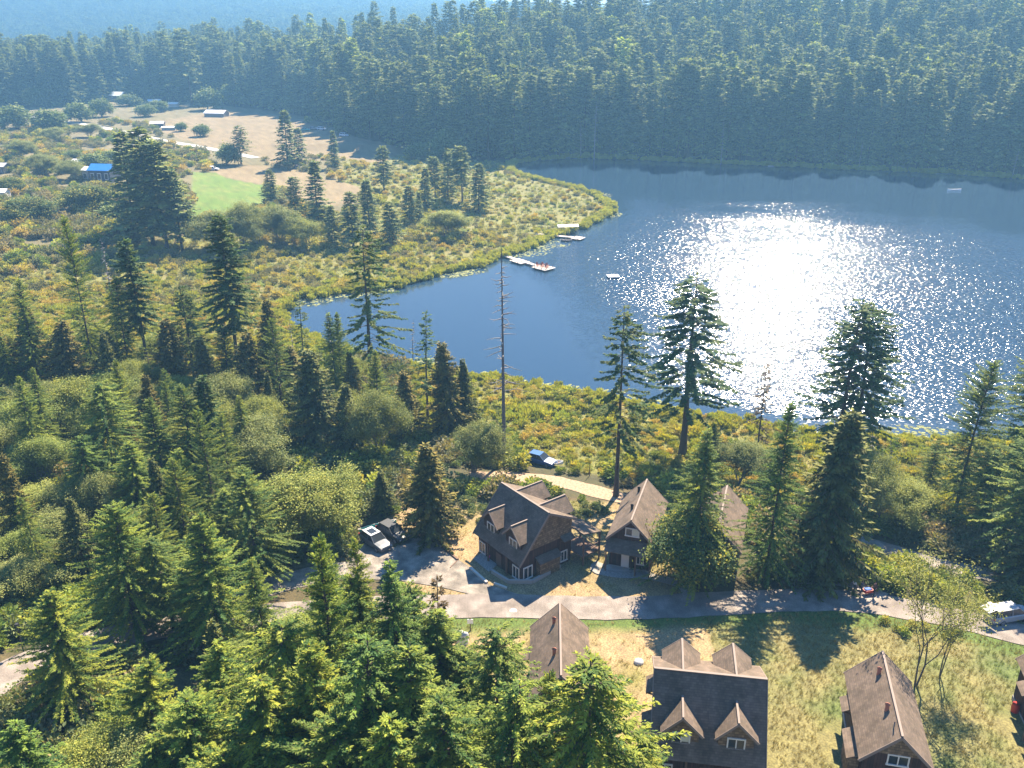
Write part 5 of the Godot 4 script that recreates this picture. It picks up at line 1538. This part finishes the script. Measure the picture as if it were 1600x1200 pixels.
# a person as one skin over tapered bones: [from, to, radius, radius, colour]
func person(label: String, at: Vector3, turn: float, top: Color, legs: Color, stride: float, reach: float) -> void:
	var skin_c := Color(0.45, 0.27, 0.19)
	var hair := Color(0.05, 0.035, 0.025)
	var bones := [
		[Vector3(0, 0.95, 0), Vector3(0, 1.15, 0.01), 0.15, 0.135, legs], [Vector3(0, 1.12, 0.01), Vector3(0, 1.38, 0), 0.14, 0.15, top], [Vector3(-0.17, 1.42, 0), Vector3(0.17, 1.42, 0), 0.07, 0.07, top],
		[Vector3(0, 1.45, 0), Vector3(0, 1.56, 0.02), 0.055, 0.055, skin_c], [Vector3(0, 1.62, 0.02), Vector3(0, 1.69, 0.0), 0.092, 0.095, skin_c], [Vector3(0, 1.68, -0.03), Vector3(0, 1.71, -0.02), 0.1, 0.095, hair], [Vector3(0, 1.63, 0.11), Vector3(0, 1.615, 0.125), 0.016, 0.018, skin_c]]
	for s in [-1.0, 1.0]:
		var knee := Vector3(s * 0.1, 0.5, s * stride * 0.5 + 0.04)
		var ankle := Vector3(s * 0.1, 0.08, s * stride)
		bones.append([Vector3(s * 0.09, 0.93, 0), knee, 0.095, 0.065, legs])
		bones.append([knee, ankle, 0.065, 0.045, legs])
		bones.append([ankle - Vector3(0, 0.03, 0.03), ankle + Vector3(0, -0.04, 0.16), 0.045, 0.035, hair])
		var elbow := Vector3(s * 0.25, 1.16, -s * stride * 0.3 + reach * 0.2)
		var wrist := Vector3(s * 0.22, 0.95 + reach * 0.25, -s * stride * 0.5 + 0.1 + reach * 0.4)
		bones.append([Vector3(s * 0.19, 1.4, 0), elbow, 0.058, 0.045, top])
		bones.append([elbow, wrist, 0.043, 0.032, skin_c])
		bones.append([wrist, wrist + (wrist - elbow).normalized() * 0.14, 0.034, 0.022, skin_c])
	var st := 0.035
	var lo := Vector3(-0.42, -0.03, -0.45 - stride)
	var dim := Vector3i(25, 54, int((0.9 + 2 * stride) / st) + 8)
	var f := PackedFloat32Array()
	f.resize(dim.x * dim.y * dim.z)
	var own := PackedInt32Array()
	own.resize(f.size())
	for k in dim.z:
		for j in dim.y:
			for i in dim.x:
				var p := lo + Vector3(i, j, k) * st
				var d := 9.0
				var best := 9.0
				var at_b := 0
				for n in bones.size():
					var a: Vector3 = bones[n][0]
					var ab: Vector3 = bones[n][1] - a
					var u := clampf((p - a).dot(ab) / ab.length_squared(), 0, 1)
					var q := p.distance_to(a + ab * u) - lerpf(bones[n][2], bones[n][3], u)
					if q < best:
						best = q; at_b = n
					var hh := maxf(0.03 - absf(d - q), 0.0) / 0.03
					d = minf(d, q) - hh * hh * 0.03 * 0.25
				var ix := (k * dim.y + j) * dim.x + i
				f[ix] = d
				own[ix] = at_b
	var vert := {}
	var pos := []
	var off := [0, 1, dim.x, dim.x + 1, dim.x * dim.y, dim.x * dim.y + 1, dim.x * dim.y + dim.x, dim.x * dim.y + dim.x + 1]
	for k in dim.z - 1:
		for j in dim.y - 1:
			for i in dim.x - 1:
				var ix := (k * dim.y + j) * dim.x + i
				var neg := 0
				for o in off: neg += 1 if f[ix + o] < 0 else 0
				if neg == 0 or neg == 8: continue
				var sum := Vector3.ZERO
				var cnt := 0
				for e in [[0, 1], [2, 3], [4, 5], [6, 7], [0, 2], [1, 3], [4, 6], [5, 7], [0, 4], [1, 5], [2, 6], [3, 7]]:
					var fa := f[ix + off[e[0]]]
					var fb := f[ix + off[e[1]]]
					if (fa < 0) == (fb < 0): continue
					var pa := Vector3(e[0] & 1, (e[0] >> 1) & 1, e[0] >> 2)
					var pb := Vector3(e[1] & 1, (e[1] >> 1) & 1, e[1] >> 2)
					sum += pa.lerp(pb, fa / (fa - fb))
					cnt += 1
				vert[ix] = pos.size()
				pos.append([lo + (Vector3(i, j, k) + sum / cnt) * st, bones[own[ix]][4]])
	var st2 := SurfaceTool.new()
	st2.begin(Mesh.PRIMITIVE_TRIANGLES)
	st2.set_smooth_group(0)
	for p in pos:
		st2.set_color(p[1])
		st2.add_vertex(p[0])
	for ix in vert:
		for e in [[1, dim.x, dim.x * dim.y], [dim.x, dim.x * dim.y, 1], [dim.x * dim.y, 1, dim.x]]:
			var u: int = e[1]
			var w: int = e[2]
			if (f[ix] < 0) == (f[ix + e[0]] < 0): continue
			if not (vert.has(ix - u) and vert.has(ix - w) and vert.has(ix - u - w)): continue
			var q := [vert[ix], vert[ix - u], vert[ix - u - w], vert[ix - w]]
			if f[ix] >= 0: q.reverse()
			for n in [0, 2, 1, 0, 3, 2]: st2.add_index(q[n])
	st2.generate_normals()
	one("person", st2.commit(), M.cloth, label, "person", at, turn, "people on the path by the road")

func log_bar(called: String, label: String, category: String, a: Vector3, b: Vector3, w: float, h: float, m: Material) -> void:
	var mb := MB.new()
	var c := (a + b) / 2
	mb.bar(a - c, b - c, w, h, Color.WHITE)
	one(called, mb.mesh(), m, label, category, c)

func spot(k: String) -> Vector3:
	return on_land(SP[k].x, SP[k].y)

func make_small() -> void:
	mat("tail", lin(0.35, 0.02, 0.02), 0.3, false)
	mat("deck", lin(0.42, 0.36, 0.31), 0.85, false)
	mat("redwood", lin(0.30, 0.09, 0.05), 0.7, false)
	mat("cloth", Color.WHITE, 0.9)
	mat("white_paint", lin(0.75, 0.75, 0.73), 0.5, false)
	mat("white_log", lin(0.5, 0.45, 0.38), 0.9, false)
	mat("red_plastic", lin(0.5, 0.03, 0.02), 0.4, false)
	mat("pink", lin(0.6, 0.06, 0.2), 0.5, false)
	car("parked_car", "black hatchback parked beside the teal canoe", "car", spot("black") + Vector3(0, 0.06, 0), deg_to_rad(48), lin(0.012, 0.012, 0.014), lin(0.012, 0.012, 0.014), false)
	car("parked_car", "grey car with white roof and dark sunroof in the parking lot", "car", spot("grey") + Vector3(0, 0.06, 0), deg_to_rad(44), lin(0.07, 0.08, 0.095), lin(0.6, 0.6, 0.6), false, true)
	car("minivan", "silver minivan with raised tailgate parked on the shaded road", "van", spot("van") + Vector3(0, 0.08, 0), deg_to_rad(104), lin(0.26, 0.27, 0.28), lin(0.26, 0.27, 0.28), true, false, true)
	car("parked_car", "small blue car tucked in the shade behind the dirt track", "car", spot("blue"), deg_to_rad(60), lin(0.02, 0.07, 0.2), lin(0.03, 0.1, 0.25), false)
	for e in FIELD_CARS:
		car("farm_vehicle", e[0], "vehicle", on_land(e[1], e[2]), e[3], e[4], e[4], e[5])
	boat("canoe", "teal canoe lying at the edge of the parking lot", spot("canoe") + Vector3(0, 0.05, 0), deg_to_rad(118), 5.0, 0.95, 0.4, lin(0.0, 0.25, 0.22))
	boat("skiff", "white skiff lying in the brush beyond the dirt track", spot("skiff") + Vector3(0, 0.3, 0), deg_to_rad(85), 2.2, 1.1, 0.4, lin(0.75, 0.75, 0.75), "boat")
	# around the main house
	for e in WALLS:
		log_bar(e[0], e[1], e[2], on_land(e[3], e[4]) + Vector3(0, e[7] * 0.4, 0), on_land(e[5], e[6]) + Vector3(0, e[7] * 0.4, 0), e[8], e[7], M[e[9]])
	var pot := MB.new()
	pot.tube([Vector3(0, 0, 0), Vector3(0, 0.45, 0), Vector3(0, 0.5, 0), Vector3(0, 0.5, 0)], [0.25, 0.36, 0.38, 0.3], 14, Color.WHITE)
	var pt := thing("flower_pot", "pink flower pot on the patio of the main house", "pot", spot("pot") + Vector3(0, 0.12, 0))
	part("pot", pot.mesh(), M.pink, pt)
	var fl := part("flowers", bush(31, Color(0.4, 0.04, 0.16), Color(0.6, 0.1, 0.3), 120, 0.3), M.shrub_leaves, pt)
	fl.scale = Vector3.ONE * 0.4
	fl.position.y = 0.45
	var mh := MB.new()
	for k in 24:
		var a := TAU * k / 24.0
		var b := TAU * (k + 1) / 24.0
		mh.tri(Vector3(0, 0.012, 0), Vector3(cos(a), 0.01, sin(a)) * Vector3(0.4, 1, 0.4), Vector3(cos(b), 0.01, sin(b)) * Vector3(0.4, 1, 0.4), Color.WHITE)
		mh.quad(Vector3(cos(a) * 0.4, -0.02, sin(a) * 0.4), Vector3(cos(a) * 0.4, 0.01, sin(a) * 0.4), Vector3(cos(b) * 0.4, 0.01, sin(b) * 0.4), Vector3(cos(b) * 0.4, -0.02, sin(b) * 0.4), Color.WHITE)
	one("manhole_cover", mh.mesh(), mat("lid", lin(0.46, 0.41, 0.37), 0.9, false), "pale round manhole cover in the sunny road", "manhole cover", spot("manhole") + Vector3(0, 0.07, 0))
	var sp := thing("sign_post", "white sign on a post between the firs and dry lawn", "sign", spot("sign"))
	var sm := MB.new()
	sm.box(Vector3(-0.06, 0, -0.06), Vector3(0.06, 1.6, 0.06), Color.WHITE)
	part("post", sm.mesh(), M.timber, sp)
	var sb := MB.new()
	sb.box(Vector3(-0.3, 0.9, 0.06), Vector3(0.3, 1.45, 0.1), Color.WHITE)
	part("board", sb.mesh(), M.white_paint, sp)
	var tk := MB.new()
	tk.tube([Vector3(0, 0, 0), Vector3(0, 0.1, 0), Vector3(0, 1.0, 0), Vector3(0, 1.15, 0), Vector3(0, 1.2, 0)], [0.5, 0.6, 0.6, 0.5, 0.05], 16, Color.WHITE)
	one("water_tank", tk.mesh(), M.white_paint, "white tank half hidden by firs next to the dry lawn", "tank", spot("tank"))
	var bl := MB.new()
	bl.tube([Vector3(0, 0, 0), Vector3(0, 0.1, 0), Vector3(0, 0.5, 0), Vector3(0, 0.9, 0), Vector3(0, 0.92, 0)], [0.3, 0.34, 0.36, 0.33, 0.0], 16, Color.WHITE)
	one("barrel", bl.mesh(), M.red_plastic, "red barrel against the cottage at the picture edge", "barrel", spot("barrel"))
	var st := SphereMesh.new()
	st.radius = 0.5; st.height = 0.7; st.radial_segments = 9; st.rings = 5
	one("boulder", st, mat("pale_rock", lin(0.5, 0.48, 0.44), 0.95, false), "pale boulder on the shaded grass behind the large house", "rock", spot("rock") + Vector3(0, 0.1, 0), 0.4)
	var po := MB.new()
	po.tube([Vector3(0, 0, 0), Vector3(0.02, 2.4, 0)], [0.06, 0.05], 8, Color.WHITE)
	one("marker_post", po.mesh(), M.timber, "thin wooden post in the brush above the dirt track", "post", spot("stake"))
	var lp := thing("lamp_post", "dark slim post beside the shaded bend of road", "post", spot("lamp"))
	var lm := MB.new()
	lm.tube([Vector3(0, 0, 0), Vector3(0, 3.0, 0)], [0.07, 0.05], 8, Color.WHITE)
	part("pole", lm.mesh(), M.black, lp)
	var lh := MB.new()
	lh.box(Vector3(-0.15, 3.0, -0.15), Vector3(0.15, 3.3, 0.15), Color.WHITE)
	part("head", lh.mesh(), M.black, lp)
	# people by the footpath
	person("person in a white top and dark trousers walking on the road edge", spot("p1") + Vector3(0, 0.1, 0), 1.9, Color(0.6, 0.6, 0.58), Color(0.03, 0.035, 0.05), 0.16, 0.0)
	person("person in a grey top leaning towards the red wagon", spot("p2") + Vector3(0, 0.1, 0), 1.6, Color(0.12, 0.12, 0.13), Color(0.05, 0.05, 0.07), 0.1, 1.0)
	person("person in dark clothes standing past the red wagon", spot("p3") + Vector3(0, 0.1, 0), -1.2, Color(0.12, 0.05, 0.04), Color(0.03, 0.03, 0.035), 0.14, 0.3)
	var wg := thing("wagon", "red wagon with blue load beside the people on the road", "wagon", spot("wagon") + Vector3(0, 0.1, 0), 0.2)
	var wb := MB.new()
	wb.box(Vector3(-0.5, 0.28, -0.28), Vector3(0.5, 0.34, 0.28), Color.WHITE)
	for s in [-0.28, 0.28]: wb.box(Vector3(-0.5, 0.34, s - 0.02), Vector3(0.5, 0.6, s + 0.02), Color.WHITE)
	for s in [-0.5, 0.5]: wb.box(Vector3(s - 0.02, 0.34, -0.26), Vector3(s + 0.02, 0.6, 0.26), Color.WHITE)
	part("tray", wb.mesh(), M.red_plastic, wg)
	var wl := MB.new()
	wl.box(Vector3(-0.4, 0.34, -0.2), Vector3(0.3, 0.7, 0.2), Color.WHITE)
	part("load", wl.mesh(), mat("blue_cloth", lin(0.05, 0.12, 0.4), 0.8, false), wg)
	for x in [-0.35, 0.35]:
		for s in [-1.0, 1.0]:
			var ww := MB.new()
			ww.tube([Vector3(x, 0.15, s * 0.28), Vector3(x, 0.15, s * 0.33)], [0.15, 0.15], 10, Color.WHITE)
			part("wheel", ww.mesh(), M.black, wg)
	# docks, raft and boats
	dock("wooden dock with deck chairs reaching from the marsh", [[DK[0], DK[1], 1.3, 0.42], [DK[2], DK[3], 3.4, 0.40], [DK[1], DK[4], 1.3, 0.43], [DK[4], DK[5], 4.2, 0.41]])
	var dir: Vector2 = (DK[5] - DK[4]).normalized()
	for k in 5:
		var q: Vector2 = DK[4].lerp(DK[5], 0.18 + 0.16 * k) + dir.orthogonal() * (0.7 if k % 2 else -0.6)
		chair(Vector3(q.x, 0.5, q.y), 0.6, "red wooden deck chair on the end of the dock", "deck chairs on the dock")
	dock("wooden dock with a boat lift, second along the marsh", [[DK[6], DK[7], 1.5, 0.42], [DK[8], DK[9], 3.6, 0.40]])
	var bl2 := thing("boat_lift", "covered boat lift with pale canopy at the second dock", "boat lift", Vector3(DK[10].x, 0, DK[10].y), 0.1)
	var cn := MB.new()
	cn.prism([Vector3(-3.2, 2.2, 1.3), Vector3(-3.2, 2.7, 0), Vector3(-3.2, 2.2, -1.3)], Vector3(6.4, 0, 0), Color.WHITE)
	part("canopy", cn.mesh(), M.white_paint, bl2)
	for x in [-3.0, 3.0]:
		for z in [-1.2, 1.2]:
			var p := MB.new()
			p.tube([Vector3(x, -1, z), Vector3(x, 2.2, z)], [0.06, 0.06], 6, Color.WHITE)
			part("post", p.mesh(), M.grey_metal, bl2)
	boat("rowing_boat", "dark rowing boat between boat lift and second dock", Vector3(DK[11].x, -0.05, DK[11].y), 1.2, 4.0, 1.5, 0.5, lin(0.08, 0.07, 0.07), "boat")
	boat("rowing_boat", "small brown boat moored below the second dock", Vector3(DK[12].x, -0.05, DK[12].y), 1.5, 3.4, 1.4, 0.5, lin(0.25, 0.17, 0.12), "boat")
	var rt := thing("swim_raft", "square white swim raft floating alone on the lake", "raft", Vector3(DK[13].x, 0, DK[13].y), 0.1)
	var rd := MB.new()
	rd.box(Vector3(-1.5, 0.25, -1.2), Vector3(1.5, 0.45, 1.2), Color.WHITE)
	part("deck", rd.mesh(), M.white_paint, rt)
	for s in [-0.9, 0.9]:
		var fl2 := MB.new()
		fl2.tube([Vector3(-1.45, 0.08, s), Vector3(1.45, 0.08, s)], [0.24, 0.24], 8, Color.WHITE)
		part("float", fl2.mesh(), M.black, rt)
	var ld := MB.new()
	for s in [-0.2, 0.2]: ld.bar(Vector3(s, -0.4, 1.25), Vector3(s, 1.0, 1.25), 0.05, 0.05, Color.WHITE)
	part("ladder", ld.mesh(), M.grey_metal, rt)
	boat("canoe", "white canoe drifting under the far shore trees", Vector3(DK[14].x, -0.05, DK[14].y), 1.65, 5.5, 1.1, 0.6, lin(0.75, 0.75, 0.75))
	log_bar("floating_log", "pale log floating along the far shore", "log", Vector3(DK[15].x - 4, 0.12, DK[15].y), Vector3(DK[15].x + 4, 0.12, DK[15].y - 0.6), 0.5, 0.4, M.white_log)
	log_bar("floating_log", "pale fallen log slanting into the far shore reeds", "log", Vector3(DK[16].x - 2.5, 0.1, DK[16].y), Vector3(DK[16].x + 2.5, 1.2, DK[16].y - 1.0), 0.4, 0.4, M.white_log)

func _ready() -> void:
	var cam := Camera3D.new()
	cam.position = Vector3(0, 63, 0)
	cam.rotation_degrees = Vector3(-22.5, 0, 0)
	cam.fov = 46.397
	cam.near = 0.5
	cam.far = 6000.0
	add_child(cam)
	cam.current = true
	var sky := ProceduralSkyMaterial.new()
	sky.sky_top_color = lin(0.08, 0.28, 0.78)
	sky.sky_horizon_color = lin(1.0, 0.97, 0.94)
	sky.sky_curve = 0.14
	sky.ground_horizon_color = lin(0.5, 0.6, 0.7)
	sky.ground_bottom_color = lin(0.12, 0.12, 0.1)
	sky.sun_angle_max = 30.0
	var env := Environment.new()
	env.background_mode = Environment.BG_SKY
	env.background_energy_multiplier = 0.36
	env.sky = Sky.new()
	env.sky.sky_material = sky
	env.tonemap_mode = Environment.TONE_MAPPER_LINEAR
	env.tonemap_exposure = 4.0
	env.sdfgi_enabled = true
	env.ssao_enabled = true
	env.ssil_enabled = true
	env.volumetric_fog_enabled = true
	env.volumetric_fog_density = 0.00036
	env.volumetric_fog_albedo = lin(0.27, 0.6, 1.0)
	env.volumetric_fog_anisotropy = 0.3
	var we := WorldEnvironment.new()
	we.environment = env
	add_child(we)
	var sun := DirectionalLight3D.new()
	sun.light_energy = 1.6
	sun.light_color = Color(1.0, 0.94, 0.84)
	sun.light_angular_distance = 0.5
	sun.shadow_enabled = true
	add_child(sun)
	var az := deg_to_rad(22.5)
	var el := deg_to_rad(48.0)
	sun.look_at_from_position(Vector3.ZERO, -Vector3(sin(az) * cos(el), sin(el), -cos(az) * cos(el)))
	nz.seed = 11
	nz.frequency = 0.02
	nz.fractal_octaves = 3
	make_sd()
	make_terrain()
	make_lake()
	make_roads()
	print("land ", Time.get_ticks_msec())
	make_kit()
	print("kit ", Time.get_ticks_msec())
	make_trees()
	make_filler()
	make_forest()
	print("trees ", Time.get_ticks_msec())
	make_houses()
	make_farm()
	make_shrubs()
	make_small()
	print("all ", Time.get_ticks_msec())
